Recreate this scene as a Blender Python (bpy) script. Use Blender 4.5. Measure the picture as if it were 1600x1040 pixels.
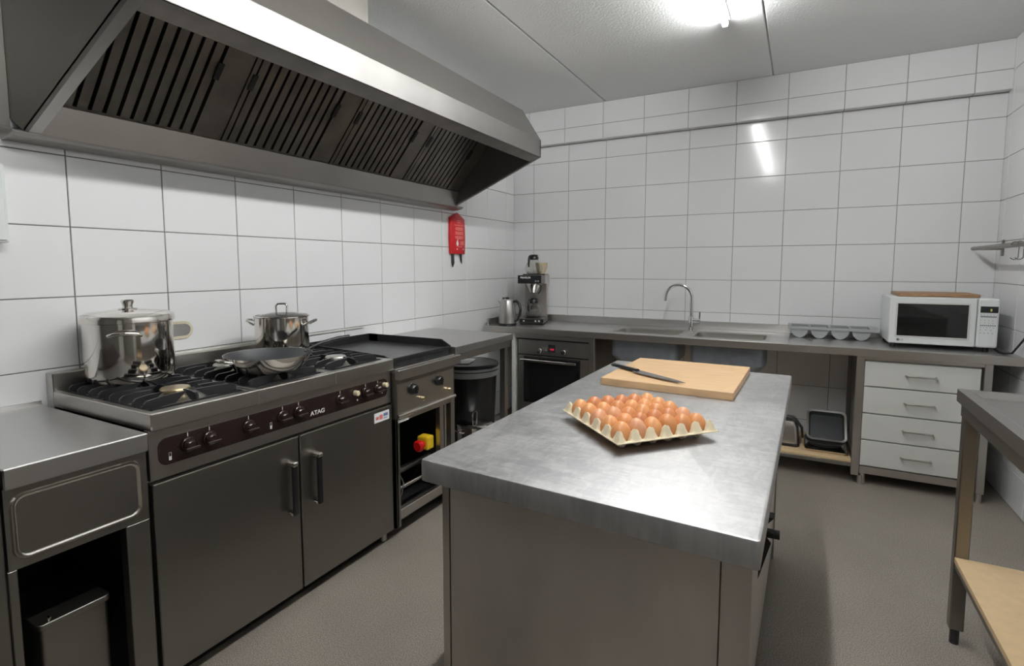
import bpy, bmesh, math, random
from mathutils import Vector, Matrix
random.seed(7)
PI = math.pi
SC = bpy.context.scene
for o in list(bpy.data.objects): bpy.data.objects.remove(o)

# ------------------------------------------------------------------ camera
cam_d = bpy.data.cameras.new('camera'); cam = bpy.data.objects.new('camera', cam_d)
SC.collection.objects.link(cam); SC.camera = cam
yaw, pit, rol = -0.50826, -0.08751, -0.0017
fw = Vector((math.sin(yaw)*math.cos(pit), math.cos(yaw)*math.cos(pit), math.sin(pit)))
rt = Vector((math.cos(yaw), -math.sin(yaw), 0)); up = rt.cross(fw)
r2 = math.cos(rol)*rt + math.sin(rol)*up; u2 = -math.sin(rol)*rt + math.cos(rol)*up
M = Matrix((r2, u2, -fw)).transposed().to_4x4(); M.translation = Vector((2.3155, -4.4435, 1.3064))
cam.matrix_world = M
cam_d.sensor_width = 36; cam_d.lens = 839.9/1600*36
cam_d.shift_x = 20.4/1600; cam_d.shift_y = -30.67/1600
cam_d.clip_start = 0.02

# ------------------------------------------------------------------ world, exposure
W = bpy.data.worlds.new('world'); SC.world = W; W.use_nodes = True
W.node_tree.nodes['Background'].inputs[0].default_value = (0.5, 0.55, 0.6, 1)
W.node_tree.nodes['Background'].inputs[1].default_value = 0.3
SC.view_settings.view_transform = 'Standard'; SC.view_settings.look = 'None'
SC.view_settings.exposure = 0.0; SC.view_settings.gamma = 1.0; SC.view_settings.use_curve_mapping = False
TUBE_POWER = 150.0

# ------------------------------------------------------------------ materials
def nt(name):
    m = bpy.data.materials.new(name); m.use_nodes = True
    return m, m.node_tree, m.node_tree.nodes['Principled BSDF']
def mat(name, col, rough=0.5, metal=0.0, spec=0.5, emit=None, es=0, trans=0, alpha=1, noise=0, nscale=20, bump=0, bscale=60, coat=0, stretch=None, rvar=0, ior=None):
    m, t, b = nt(name)
    b.inputs['Base Color'].default_value = (*col, 1); b.inputs['Roughness'].default_value = rough
    b.inputs['Metallic'].default_value = metal; b.inputs['Specular IOR Level'].default_value = spec
    if trans: b.inputs['Transmission Weight'].default_value = trans
    if ior: b.inputs['IOR'].default_value = ior
    if coat: b.inputs['Coat Weight'].default_value = coat
    if emit: b.inputs['Emission Color'].default_value = (*emit, 1); b.inputs['Emission Strength'].default_value = es
    if noise or bump or rvar:
        tc = t.nodes.new('ShaderNodeTexCoord'); mp = t.nodes.new('ShaderNodeMapping')
        t.links.new(tc.outputs['Object'], mp.inputs[0])
        if stretch: mp.inputs['Scale'].default_value = stretch
        n = t.nodes.new('ShaderNodeTexNoise'); n.inputs['Scale'].default_value = nscale; n.inputs['Detail'].default_value = 5
        t.links.new(mp.outputs[0], n.inputs['Vector'])
        if noise:
            mx = t.nodes.new('ShaderNodeMix'); mx.data_type = 'RGBA'
            mx.inputs['A'].default_value = (*[max(0, c*(1-noise)) for c in col], 1)
            mx.inputs['B'].default_value = (*[min(1, c*(1+noise)) for c in col], 1)
            cr = t.nodes.new('ShaderNodeMapRange'); cr.inputs[1].default_value = .3; cr.inputs[2].default_value = .7
            t.links.new(n.outputs[0], cr.inputs[0]); t.links.new(cr.outputs[0], mx.inputs['Factor'])
            t.links.new(mx.outputs['Result'], b.inputs['Base Color'])
        if rvar:
            cr = t.nodes.new('ShaderNodeMapRange'); cr.inputs[1].default_value = .3; cr.inputs[2].default_value = .7
            cr.inputs[3].default_value = max(.02, rough-rvar); cr.inputs[4].default_value = min(1, rough+rvar)
            t.links.new(n.outputs[0], cr.inputs[0]); t.links.new(cr.outputs[0], b.inputs['Roughness'])
        if bump:
            n2 = t.nodes.new('ShaderNodeTexNoise'); n2.inputs['Scale'].default_value = bscale; n2.inputs['Detail'].default_value = 3
            t.links.new(mp.outputs[0], n2.inputs['Vector'])
            bp = t.nodes.new('ShaderNodeBump'); bp.inputs['Strength'].default_value = bump; bp.inputs['Distance'].default_value = .002
            t.links.new(n2.outputs[0], bp.inputs['Height']); t.links.new(bp.outputs[0], b.inputs['Normal'])
    return m
M_ = {}
M_['tile'] = mat('glazed white tile', (.715, .72, .725), .12, bump=.10, bscale=9)
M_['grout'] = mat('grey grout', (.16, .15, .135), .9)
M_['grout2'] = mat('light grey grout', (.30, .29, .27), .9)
M_['plaster'] = mat('spray plaster ceiling', (.74, .75, .75), .8, bump=1.0, bscale=80)
M_['paint'] = mat('white paint', (.62, .63, .64), .5)
M_['paintd'] = mat('light paint', (.62, .61, .59), .6)
M_['paintf'] = mat('dark grey painted wall', (.16, .155, .15), .6)
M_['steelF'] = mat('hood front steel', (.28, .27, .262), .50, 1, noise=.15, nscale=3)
M_['steelE'] = mat('dull dark steel', (.21, .20, .185), .42, 1, noise=.08, nscale=2)  # darker, duller tone than the other hood steel
M_['steelG'] = mat('darker stainless steel', (.36, .345, .33), .36, 1, noise=.06, nscale=3)  # darker tone for hood flanges, drip tray, gutter and side table top
M_['steel'] = mat('brushed stainless steel', (.54, .515, .485), .31, 1, noise=.03, nscale=2)
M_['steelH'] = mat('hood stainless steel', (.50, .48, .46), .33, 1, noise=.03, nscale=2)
M_['steelD'] = mat('dull stainless steel doors', (.27, .255, .235), .38, 1, noise=.06, nscale=2)
M_['steelT'] = mat('worn worktop steel', (.60, .59, .58), .34, 1, noise=.03, nscale=3)
M_['steelI'] = mat('smeared island panel steel', (.60, .565, .53), .55, 1, noise=.18, nscale=2.2, stretch=(1.5, 1, .6))
M_['chrome'] = mat('polished steel', (.72, .69, .65), .09, 1)
M_['chromeF'] = mat('chromed brass', (.72, .73, .74), .07, 1)
M_['bowl'] = mat('sink bowl underside', (.28, .31, .35), .5, .3, noise=.1)
M_['filter'] = mat('dark brown filter steel', (.18, .162, .142), .38, .9, noise=.2, nscale=8)  # dark brown tone for filters, blank strips and front rim
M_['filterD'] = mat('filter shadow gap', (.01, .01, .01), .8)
M_['black'] = mat('black plastic', (.012, .012, .013), .3)
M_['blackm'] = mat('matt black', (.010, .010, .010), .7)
M_['iron'] = mat('black enamelled cast iron', (.012, .012, .014), .35)
M_['alu'] = mat('burner aluminium', (.55, .53, .50), .35, 1)
M_['brass'] = mat('brass', (.60, .50, .32), .3, 1)
M_['fascia'] = mat('dark brown fascia', (.018, .010, .009), .22)
M_['knob'] = mat('dark brown knob', (.020, .010, .008), .2)
M_['cream'] = mat('cream button', (.66, .58, .38), .4)
M_['white'] = mat('white plastic', (.66, .68, .68), .3)
M_['whitem'] = mat('white laminate', (.60, .60, .57), .35)
M_['glassD'] = mat('dark oven glass', (.010, .010, .010), .05)
M_['glass'] = mat('clear glass', (.9, .9, .88), .02, trans=1, ior=1.45)
M_['red'] = mat('red vinyl pouch', (.52, .012, .016), .3)
M_['redl'] = mat('pale red print', (.75, .22, .20), .45)
M_['redk'] = mat('red knob', (.60, .01, .01), .25)
M_['yellow'] = mat('yellow plastic', (.75, .50, .02), .35)
M_['paper'] = mat('white paper', (.80, .80, .80), .6)
M_['wood'] = mat('beech board', (.60, .39, .21), .45, noise=.12, nscale=6, stretch=(1.5, 14, 6))
M_['wood2'] = mat('brown wood board', (.30, .17, .085), .55, noise=.25, nscale=8, stretch=(3, 20, 20))
M_['ply'] = mat('plywood shelf', (.62, .45, .26), .5, noise=.06, nscale=30)
M_['egg'] = mat('brown egg shell', (.58, .245, .115), .42, noise=.12, nscale=25)
M_['card'] = mat('moulded pulp card', (.62, .53, .37), .85, noise=.08, nscale=60, bump=.3, bscale=300)
M_['nonstick'] = mat('non stick coating', (.06, .062, .066), .33, .2)
M_['griddle'] = mat('seasoned griddle plate', (.10, .10, .105), .32, .8, noise=.3, nscale=12)
M_['griddleD'] = mat('black griddle wall', (.02, .02, .021), .35, .3)
M_['blade'] = mat('knife blade', (.30, .30, .31), .25, 1)
M_['greypl'] = mat('grey plastic', (.30, .31, .32), .45)
M_['caulk'] = mat('white sealant', (.60, .60, .56), .6)
M_['seal'] = mat('yellowed sealant', (.55, .50, .38), .7)
M_['reddisp'] = mat('red display', (.1, 0, 0), .4, emit=(.9, .03, .08), es=1.0)
M_['yeldisp'] = mat('amber display', (.1, .1, 0), .4, emit=(.7, .65, .2), es=1.0)
M_['logo'] = mat('pale print', (.55, .54, .52), .5)
M_['printd'] = mat('dark grey print', (.10, .11, .12), .5)
M_['printb'] = mat('blue print', (.15, .2, .4), .5)
M_['bag'] = mat('coffee filter paper', (.62, .52, .34), .7)
M_['tube'] = mat('fluorescent tube', (1, 1, 1), .5, emit=(.99, 1.0, .985), es=TUBE_POWER)
# floor: speckled vinyl
m, t, b = nt('speckled vinyl floor'); M_['floor'] = m
tc = t.nodes.new('ShaderNodeTexCoord'); n1 = t.nodes.new('ShaderNodeTexNoise'); n1.inputs['Scale'].default_value = 2.5; n1.inputs['Detail'].default_value = 4
n2 = t.nodes.new('ShaderNodeTexNoise'); n2.inputs['Scale'].default_value = 260; n2.inputs['Detail'].default_value = 2
t.links.new(tc.outputs['Object'], n1.inputs[0]); t.links.new(tc.outputs['Object'], n2.inputs[0])
cr = t.nodes.new('ShaderNodeValToRGB'); cr.color_ramp.elements[0].position = .36; cr.color_ramp.elements[1].position = .66
cr.color_ramp.elements[0].color = (.16, .138, .115, 1); cr.color_ramp.elements[1].color = (.42, .375, .325, 1)
t.links.new(n2.outputs[0], cr.inputs[0])
mx = t.nodes.new('ShaderNodeMix'); mx.data_type = 'RGBA'; mx.blend_type = 'MULTIPLY'; mx.inputs['Factor'].default_value = .4
t.links.new(cr.outputs[0], mx.inputs['A']); t.links.new(n1.outputs[0], mx.inputs['B']); t.links.new(mx.outputs['Result'], b.inputs['Base Color'])
b.inputs['Roughness'].default_value = .5
bp = t.nodes.new('ShaderNodeBump'); bp.inputs['Strength'].default_value = .4; bp.inputs['Distance'].default_value = .001
t.links.new(n2.outputs[0], bp.inputs['Height']); t.links.new(bp.outputs[0], b.inputs['Normal'])
# island top: steel with random scratches
m, t, b = nt('scratched worktop steel'); M_['scratch'] = m
b.inputs['Metallic'].default_value = 1
tc = t.nodes.new('ShaderNodeTexCoord')
def _n(sc, st, det=4, dis=0):
    mp = t.nodes.new('ShaderNodeMapping'); mp.inputs['Scale'].default_value = st; t.links.new(tc.outputs['Object'], mp.inputs[0])
    n = t.nodes.new('ShaderNodeTexNoise'); n.inputs['Scale'].default_value = sc; n.inputs['Detail'].default_value = det
    n.inputs['Distortion'].default_value = dis; t.links.new(mp.outputs[0], n.inputs[0]); return n
a1 = _n(3, (1, 1, 1)); a2 = _n(5, (2, 9, 1), 6, 1.5); a3 = _n(5, (8, 3, 1), 6, 1.5)
ad = t.nodes.new('ShaderNodeMath'); ad.operation = 'ADD'; t.links.new(a2.outputs[0], ad.inputs[0]); t.links.new(a3.outputs[0], ad.inputs[1])
ad2 = t.nodes.new('ShaderNodeMath'); ad2.operation = 'MULTIPLY_ADD'; ad2.inputs[1].default_value = 1.2
t.links.new(a1.outputs[0], ad2.inputs[0]); t.links.new(ad.outputs[0], ad2.inputs[2])
mr = t.nodes.new('ShaderNodeMapRange'); mr.inputs[1].default_value = 1.25; mr.inputs[2].default_value = 1.95; mr.inputs[3].default_value = .46; mr.inputs[4].default_value = .60
t.links.new(ad2.outputs[0], mr.inputs[0]); t.links.new(mr.outputs[0], b.inputs['Roughness'])
mx = t.nodes.new('ShaderNodeMix'); mx.data_type = 'RGBA'; mx.inputs['A'].default_value = (.40, .40, .405, 1); mx.inputs['B'].default_value = (.54, .535, .53, 1)
mr2 = t.nodes.new('ShaderNodeMapRange'); mr2.inputs[1].default_value = 1.3; mr2.inputs[2].default_value = 1.9
t.links.new(ad2.outputs[0], mr2.inputs[0]); t.links.new(mr2.outputs[0], mx.inputs['Factor']); t.links.new(mx.outputs['Result'], b.inputs['Base Color'])

s1 = _n(60, (1, 22, 1), 2, .3); s2 = _n(60, (20, 1.5, 1), 2, .3)
mxx = t.nodes.new('ShaderNodeMath'); mxx.operation = 'MAXIMUM'; t.links.new(s1.outputs[0], mxx.inputs[0]); t.links.new(s2.outputs[0], mxx.inputs[1])
bp = t.nodes.new('ShaderNodeBump'); bp.inputs['Strength'].default_value = .22; bp.inputs['Distance'].default_value = .001
t.links.new(mxx.outputs[0], bp.inputs['Height']); t.links.new(bp.outputs[0], b.inputs['Normal'])

# ------------------------------------------------------------------ mesh helpers
class MB:
    def __init__(s): s.v = []; s.f = []; s.sm = []
    def add(s, vs, fs, smooth=False):
        n = len(s.v); s.v += [tuple(v) for v in vs]
        for f in fs: s.f.append(tuple(i+n for i in f)); s.sm.append(smooth)
        return s
    def box(s, x0, x1, y0, y1, z0, z1, c=0):
        if c <= 0:
            vs = [(x, y, z) for x in (x0, x1) for y in (y0, y1) for z in (z0, z1)]
            return s.add(vs, [(0,1,3,2),(4,6,7,5),(0,4,5,1),(2,3,7,6),(0,2,6,4),(1,5,7,3)])
        bm = bmesh.new(); bmesh.ops.create_cube(bm, size=1)
        for v in bm.verts: v.co = Vector(((x0+x1)/2+v.co.x*(x1-x0), (y0+y1)/2+v.co.y*(y1-y0), (z0+z1)/2+v.co.z*(z1-z0)))
        c = min(c, .45*min(abs(x1-x0), abs(y1-y0), abs(z1-z0)))
        bmesh.ops.bevel(bm, geom=bm.edges[:], offset=c, segments=2 if c > .004 else 1, affect='EDGES', profile=.5)
        s.bm(bm); return s
    def bm(s, bm, smooth=False):
        bmesh.ops.recalc_face_normals(bm, faces=bm.faces[:])
        bm.verts.index_update(); s.add([v.co[:] for v in bm.verts], [[v.index for v in f.verts] for f in bm.faces], smooth); bm.free()
    def obox(s, c, ax, h):
        c = Vector(c); A = [Vector(a).normalized() for a in ax]
        vs = [c+A[0]*h[0]*i+A[1]*h[1]*j+A[2]*h[2]*k for i in (-1,1) for j in (-1,1) for k in (-1,1)]
        return s.add(vs, [(0,1,3,2),(4,6,7,5),(0,4,5,1),(2,3,7,6),(0,2,6,4),(1,5,7,3)])
    def prism(s, poly, h0, h1, axis='z'):
        # poly: 2D points; axis: extrusion axis. z:(x,y)  y:(x,z)  x:(y,z)
        n = len(poly)
        def P(p, h): return {'z': (p[0], p[1], h), 'y': (p[0], h, p[1]), 'x': (h, p[0], p[1])}[axis]
        vs = [P(p, h0) for p in poly]+[P(p, h1) for p in poly]
        fs = [tuple(range(n))[::-1], tuple(range(n, 2*n))]+[(i, (i+1) % n, n+(i+1) % n, n+i) for i in range(n)]
        return s.add(vs, fs)
    def lathe(s, prof, c=(0,0,0), seg=32, axis='z', a0=0, smooth=True, sx=1, sy=1):
        vs = []; fs = []; n = len(prof)
        for i in range(seg):
            a = a0+2*PI*i/seg
            for r, z in prof:
                p = (r*math.cos(a)*sx, r*math.sin(a)*sy, z)
                if axis == 'x': p = (p[2], p[0], p[1])
                if axis == 'y': p = (p[0], p[2], p[1])
                vs.append((p[0]+c[0], p[1]+c[1], p[2]+c[2]))
        for i in range(seg):
            j = (i+1) % seg
            for k in range(n-1):
                if prof[k][0] < 1e-7 and prof[k+1][0] < 1e-7: continue
                if prof[k][0] < 1e-7: fs.append((i*n+k, j*n+k+1, i*n+k+1))
                elif prof[k+1][0] < 1e-7: fs.append((i*n+k, j*n+k, i*n+k+1))
                else: fs.append((i*n+k, j*n+k, j*n+k+1, i*n+k+1))
        return s.add(vs, fs, smooth)
    def cyl(s, c, r, h0, h1, axis='z', seg=24, ch=0):
        p = [(0, h0), (r-ch, h0), (r, h0+ch), (r, h1-ch), (r-ch, h1), (0, h1)] if ch else [(0, h0), (r, h0), (r, h1), (0, h1)]
        return s.lathe(p, c, seg, axis, smooth=False)
    def tube(s, pts, r, seg=10, closed=False):
        pts = [Vector(p) for p in pts]; n = len(pts); vs = []; fs = []; prev = None
        for i in range(n):
            if closed: d = pts[(i+1) % n]-pts[i-1]
            else: d = pts[min(i+1, n-1)]-pts[max(i-1, 0)]
            d.normalize()
            if prev is None:
                a = Vector((0,0,1)) if abs(d.z) < .9 else Vector((1,0,0)); prev = (a-d*a.dot(d)).normalized()
            else: prev = (prev-d*prev.dot(d)).normalized()
            b = d.cross(prev); rr = r[i] if isinstance(r, (list, tuple)) else r
            for k in range(seg): vs.append(pts[i]+(prev*math.cos(2*PI*k/seg)+b*math.sin(2*PI*k/seg))*rr)
        for i in range(n if closed else n-1):
            j = (i+1) % n
            for k in range(seg): fs.append((i*seg+k, i*seg+(k+1) % seg, j*seg+(k+1) % seg, j*seg+k))
        if not closed: fs += [tuple(range(seg))[::-1], tuple(range((n-1)*seg, n*seg))]
        return s.add(vs, fs, True)
    def loops(s, L, cap0=True, cap1=True, smooth=True):
        n = len(L[0]); vs = [p for l in L for p in l]; fs = []
        for i in range(len(L)-1):
            for k in range(n): fs.append((i*n+k, i*n+(k+1) % n, (i+1)*n+(k+1) % n, (i+1)*n+k))
        if cap0: fs.append(tuple(range(n))[::-1])
        if cap1: fs.append(tuple(range((len(L)-1)*n, len(L)*n)))
        return s.add(vs, fs, smooth)
def rr(x0, x1, y0, y1, r, z, q=6):
    r = min(r, (x1-x0)/2-1e-4, (y1-y0)/2-1e-4); out = []
    for cx, cy, a in ((x1-r, y1-r, 0), (x0+r, y1-r, PI/2), (x0+r, y0+r, PI), (x1-r, y0+r, 1.5*PI)):
        for k in range(q+1):
            t_ = a+PI/2*k/q; out.append((cx+r*math.cos(t_), cy+r*math.sin(t_), z))
    return out
WL = {}
def wl(o): return WL.get(o.name, Vector((0,0,0)))
def part(name, mb, m, parent=None, local=False, org=None, label=None, kind=None, bevel=0, autosm=True):
    me = bpy.data.meshes.new(name)
    if parent is None and org is None and not local:
        xs = [v[0] for v in mb.v]; ys = [v[1] for v in mb.v]; zs = [v[2] for v in mb.v]
        org = Vector(((min(xs)+max(xs))/2, (min(ys)+max(ys))/2, min(zs)))
    base = Vector((0,0,0)) if local else (wl(parent) if parent else Vector(org))
    me.from_pydata([tuple(Vector(v)-base) for v in mb.v], [], mb.f); me.polygons.foreach_set('use_smooth', mb.sm)
    me.materials.append(M_[m] if isinstance(m, str) else m)
    bm = bmesh.new(); bm.from_mesh(me); bmesh.ops.recalc_face_normals(bm, faces=bm.faces[:])
    bm.to_mesh(me); bm.free(); me.update()
    if autosm and any(mb.sm):
        me.set_sharp_from_angle(angle=math.radians(38))
    o = bpy.data.objects.new(name, me); SC.collection.objects.link(o)
    if parent: o.parent = parent; WL[o.name] = wl(parent)
    else: o.location = base; WL[o.name] = base
    if label: o['label'] = label
    if kind: o['kind'] = kind
    if bevel:
        bv = o.modifiers.new('bevel', 'BEVEL'); bv.width = bevel; bv.segments = 2; bv.limit_method = 'ANGLE'; bv.angle_limit = math.radians(50)
        bv.harden_normals = False
    return o
def tag(o, label, cat, group=None):
    o['label'] = label; o['category'] = cat
    if group: o['group'] = group
    return o
def thing(name, loc, label, cat, group=None, rot=0):
    o = bpy.data.objects.new(name, None); SC.collection.objects.link(o); o.location = loc; o.rotation_euler[2] = rot
    o.empty_display_size = .05; WL[o.name] = Vector(loc)
    return tag(o, label, cat, group)
def copy_tree(o, parent=None):
    c = o.copy(); SC.collection.objects.link(c); WL[c.name] = wl(o)
    if parent: c.parent = parent
    for ch in [k for k in bpy.data.objects if k.parent == o]: copy_tree(ch, c)
    return c
def text(name, s, size, m, parent, loc, R, ext=.0004, label=None, sx=1, bold=0):
    cu = bpy.data.curves.new(name, 'FONT'); cu.body = s; cu.size = size; cu.extrude = ext; cu.align_x = 'CENTER'; cu.align_y = 'CENTER'; cu.offset = bold
    tmp = bpy.data.objects.new('tmp', cu); SC.collection.objects.link(tmp)
    dg = bpy.context.evaluated_depsgraph_get(); me = bpy.data.meshes.new_from_object(tmp.evaluated_get(dg))
    bpy.data.objects.remove(tmp)
    mw = Matrix(R).transposed()  # columns = text right, up, normal
    for v in me.vertices:
        v.co = mw @ Vector((v.co.x*sx, v.co.y, v.co.z)) + Vector(loc) - wl(parent)
    me.materials.clear(); me.materials.append(M_[m])
    o = bpy.data.objects.new(name, me); SC.collection.objects.link(o); o.parent = parent
    if label: o['label'] = label
    return o
RX = ((0,1,0),(0,0,1),(1,0,0))     # text facing +x
RY = ((1,0,0),(0,0,1),(0,-1,0))    # text facing -y

# ------------------------------------------------------------------ setting
H = 2.645; WX = 3.384; YB = -6.0; FZ = -.02
TW, TH, G = .3328, .2525, .0035
o = part('floor', MB().box(-.1, WX+.1, YB-.1, .1, FZ-.1, FZ), 'floor', kind='structure')
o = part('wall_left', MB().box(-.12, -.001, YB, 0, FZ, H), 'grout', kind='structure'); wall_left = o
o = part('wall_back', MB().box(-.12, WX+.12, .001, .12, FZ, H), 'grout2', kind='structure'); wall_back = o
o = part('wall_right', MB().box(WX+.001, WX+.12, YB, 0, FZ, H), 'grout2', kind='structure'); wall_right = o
o = part('wall_front', MB().box(-.12, WX+.12, YB-.12, YB, FZ, H), 'paintf', kind='structure')
ceil = part('ceiling', MB().box(-.12, WX+.12, YB-.12, .12, H+.012, H+.12), 'paintd', kind='structure')
for i, (a, b_) in enumerate(((-.1, .871), (.879, 2.094), (2.102, WX+.1))):
    part('ceiling_panel', MB().box(a, b_, YB-.1, .1, H, H+.014, .004), 'plaster', ceil)
# door in the wall behind the camera
d = part('door_1', MB().box(2.2, 3.1, YB, YB+.04, FZ, 2.1, .004), 'whitem', kind='structure')
part('door_handle', MB().tube([(2.29, YB+.04, 1.02), (2.29, YB+.09, 1.02), (2.41, YB+.09, 1.02)], .009), 'chromeF', d)

tile_cache = {}
def tile_mesh(w, h):
    k = (round(w, 4), round(h, 4))
    if k in tile_cache: return tile_cache[k]
    b_ = .0016; T = .0045
    vs = []
    for (dx, t_) in ((0, 0), (0, T-b_), (b_, T)):
        for sx, sy in ((-1,-1),(1,-1),(1,1),(-1,1)): vs.append((sx*(w/2-dx), sy*(h/2-dx), t_))
    fs = [(8,9,10,11)]
    for l in (0, 4):
        for i in range(4): fs.append((l+i, l+(i+1) % 4, l+4+(i+1) % 4, l+4+i))
    me = bpy.data.meshes.new('tile'); me.from_pydata(vs, [], fs); me.materials.append(M_['tile']); tile_cache[k] = me
    return me
def tiles(parent, us, zs, frame, skip=None):
    """us, zs: joint positions. frame(u,z)->(pos, matrix3)"""
    for i in range(len(us)-1):
        for j in range(len(zs)-1):
            w = us[i+1]-us[i]-G; h = zs[j+1]-zs[j]-G
            if w < .01 or h < .01: continue
            u = (us[i]+us[i+1])/2; z = (zs[j]+zs[j+1])/2
            if skip and skip(u, z): continue
            o = bpy.data.objects.new('tile', tile_mesh(w, h)); SC.collection.objects.link(o); o.parent = parent
            p, R = frame(u, z); jt = Matrix.Rotation(random.gauss(0, .0016), 3, 'X') @ Matrix.Rotation(random.gauss(0, .0016), 3, 'Y')
            mt = (R @ jt).to_4x4(); mt.translation = Vector(p)-wl(parent); o.matrix_local = mt
rows = [FZ+.003, .1875, .44, .6925, .945, 1.1975, 1.45, 1.7025, 1.955, 2.2075, 2.46, H]
RL = Matrix(((0,0,1),(1,0,0),(0,1,0)))                       # x'=+y, y'=+z, z'=+x
RR = Matrix(((0,0,-1),(-1,0,0),(0,1,0)))                     # facing -x
RB = Matrix(((1,0,0),(0,0,-1),(0,1,0)))                      # facing -y
ly = sorted([-3.4806+TW*i for i in range(-4, 11)]+[0.0])
tiles(wall_left, ly, rows, lambda u, z: ((-.002, u, z), RL))
bx = [0.0]+[.2030+TW*i for i in range(0, 10)]+[WX]
tiles(wall_back, bx, rows[:9]+[2.2075, 2.352], lambda u, z: ((u, .002, z), RB))
ry = sorted([-.43-TW*i for i in range(0, 13)]+[-.10, 0.0])
tiles(wall_right, ry, rows, lambda u, z: ((WX+.002, u, z), RR))
# soffit beam along the top of the back wall
sof = part('trim_1', MB().box(0, WX, -.066, .001, 2.357, H), 'grout2', kind='structure')
sx_ = [0.0]+[.188+.3355*i for i in range(0, 10)]+[WX]
tiles(sof, sx_, [2.352, 2.47, H], lambda u, z: ((u, -.0655, z), RB))
RD = Matrix(((1,0,0),(0,-1,0),(0,0,-1)))
tiles(sof, sx_, [0, 1], lambda u, z: ((u, -.033, 2.3575), RD)) if False else None
for i in range(len(sx_)-1):
    w = sx_[i+1]-sx_[i]-G
    o = bpy.data.objects.new('tile', tile_mesh(w, .064)); SC.collection.objects.link(o); o.parent = sof
    mt = RD.to_4x4(); mt.translation = Vector(((sx_[i]+sx_[i+1])/2, -.034, 2.3573))-wl(sof); o.matrix_local = mt

# ------------------------------------------------------------------ ceiling lights
def lamp(y0, y1, label, x=1.910):
    t = thing('ceiling_light', (x, (y0+y1)/2, H-.05), label, 'lamp', 'fluorescent lights in line on the ceiling')
    part('housing', MB().box(x-.024, x+.024, y0, y1, H-.012, H, .003), 'white', t)
    for y in (y0+.01, y1-.01):
        part('lamp_holder', MB().box(x-.014, x+.014, y-.009, y+.009, H-.050, H-.012, .003), 'white', t)
    part('tube', MB().lathe([(0, y0+.02), (.0155, y0+.02), (.0155, y1-.02), (0, y1-.02)], (x, 0, H-.034), 10, 'y'), 'tube', t)
lamp(-2.76, -1.175, 'white fluorescent tube light on ceiling, the one nearer the back wall, end visible')
lamp(-4.40, -2.81, 'white fluorescent tube light, seen only as lower half of the streak mirrored in the tiles')

# ------------------------------------------------------------------ extractor hood
y0, y1 = -3.63, -1.10
hd = thing('extractor_hood', (0.0, (y0+y1)/2, 1.725), 'long stainless steel extractor hood with slanted grease filters over the cooking range', 'hood')
outer = [(.003, 1.80), (.003, 2.356), (.636, 2.356), (.775, 2.14), (.775, 2.03), (.10, 1.745)]
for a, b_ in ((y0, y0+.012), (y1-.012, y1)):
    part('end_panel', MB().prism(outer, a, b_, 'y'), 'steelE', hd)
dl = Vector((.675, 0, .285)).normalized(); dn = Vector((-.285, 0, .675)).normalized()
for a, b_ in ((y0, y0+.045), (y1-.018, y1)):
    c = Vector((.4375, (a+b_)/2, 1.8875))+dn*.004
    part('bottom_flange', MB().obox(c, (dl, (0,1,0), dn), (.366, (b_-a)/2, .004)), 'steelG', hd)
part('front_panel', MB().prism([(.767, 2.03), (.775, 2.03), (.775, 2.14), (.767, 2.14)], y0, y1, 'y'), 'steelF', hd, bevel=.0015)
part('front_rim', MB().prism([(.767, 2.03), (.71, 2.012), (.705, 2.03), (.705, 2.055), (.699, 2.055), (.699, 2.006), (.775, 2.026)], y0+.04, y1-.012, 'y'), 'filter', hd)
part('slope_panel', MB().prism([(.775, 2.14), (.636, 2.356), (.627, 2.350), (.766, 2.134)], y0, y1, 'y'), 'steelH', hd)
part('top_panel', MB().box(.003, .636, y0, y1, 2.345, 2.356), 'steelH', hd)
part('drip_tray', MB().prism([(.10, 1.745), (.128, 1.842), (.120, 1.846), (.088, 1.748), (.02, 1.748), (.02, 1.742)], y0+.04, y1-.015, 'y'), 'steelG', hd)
part('added_dark_sheet', MB().box(.0028, .006, -4.30, y0-.001, 1.748, H-.002), 'steelE', hd)  # added sheet, made up to keep the wall left of the hood dark
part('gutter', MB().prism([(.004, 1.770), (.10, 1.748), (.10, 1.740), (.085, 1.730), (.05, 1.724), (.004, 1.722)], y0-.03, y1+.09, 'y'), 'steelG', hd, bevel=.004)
A0 = Vector((.118, 0, 1.838)); B0 = Vector((.512, 0, 2.285)); fd = (B0-A0).normalized(); fn = Vector((fd.z, 0, -fd.x)); FL = (B0-A0).length; fm = (A0+B0)/2
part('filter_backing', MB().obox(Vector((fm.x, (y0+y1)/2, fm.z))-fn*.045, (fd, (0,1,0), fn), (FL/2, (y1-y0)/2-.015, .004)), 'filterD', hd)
fy = [-3.565+.6075*i for i in range(4)]; fwid = .502
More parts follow.
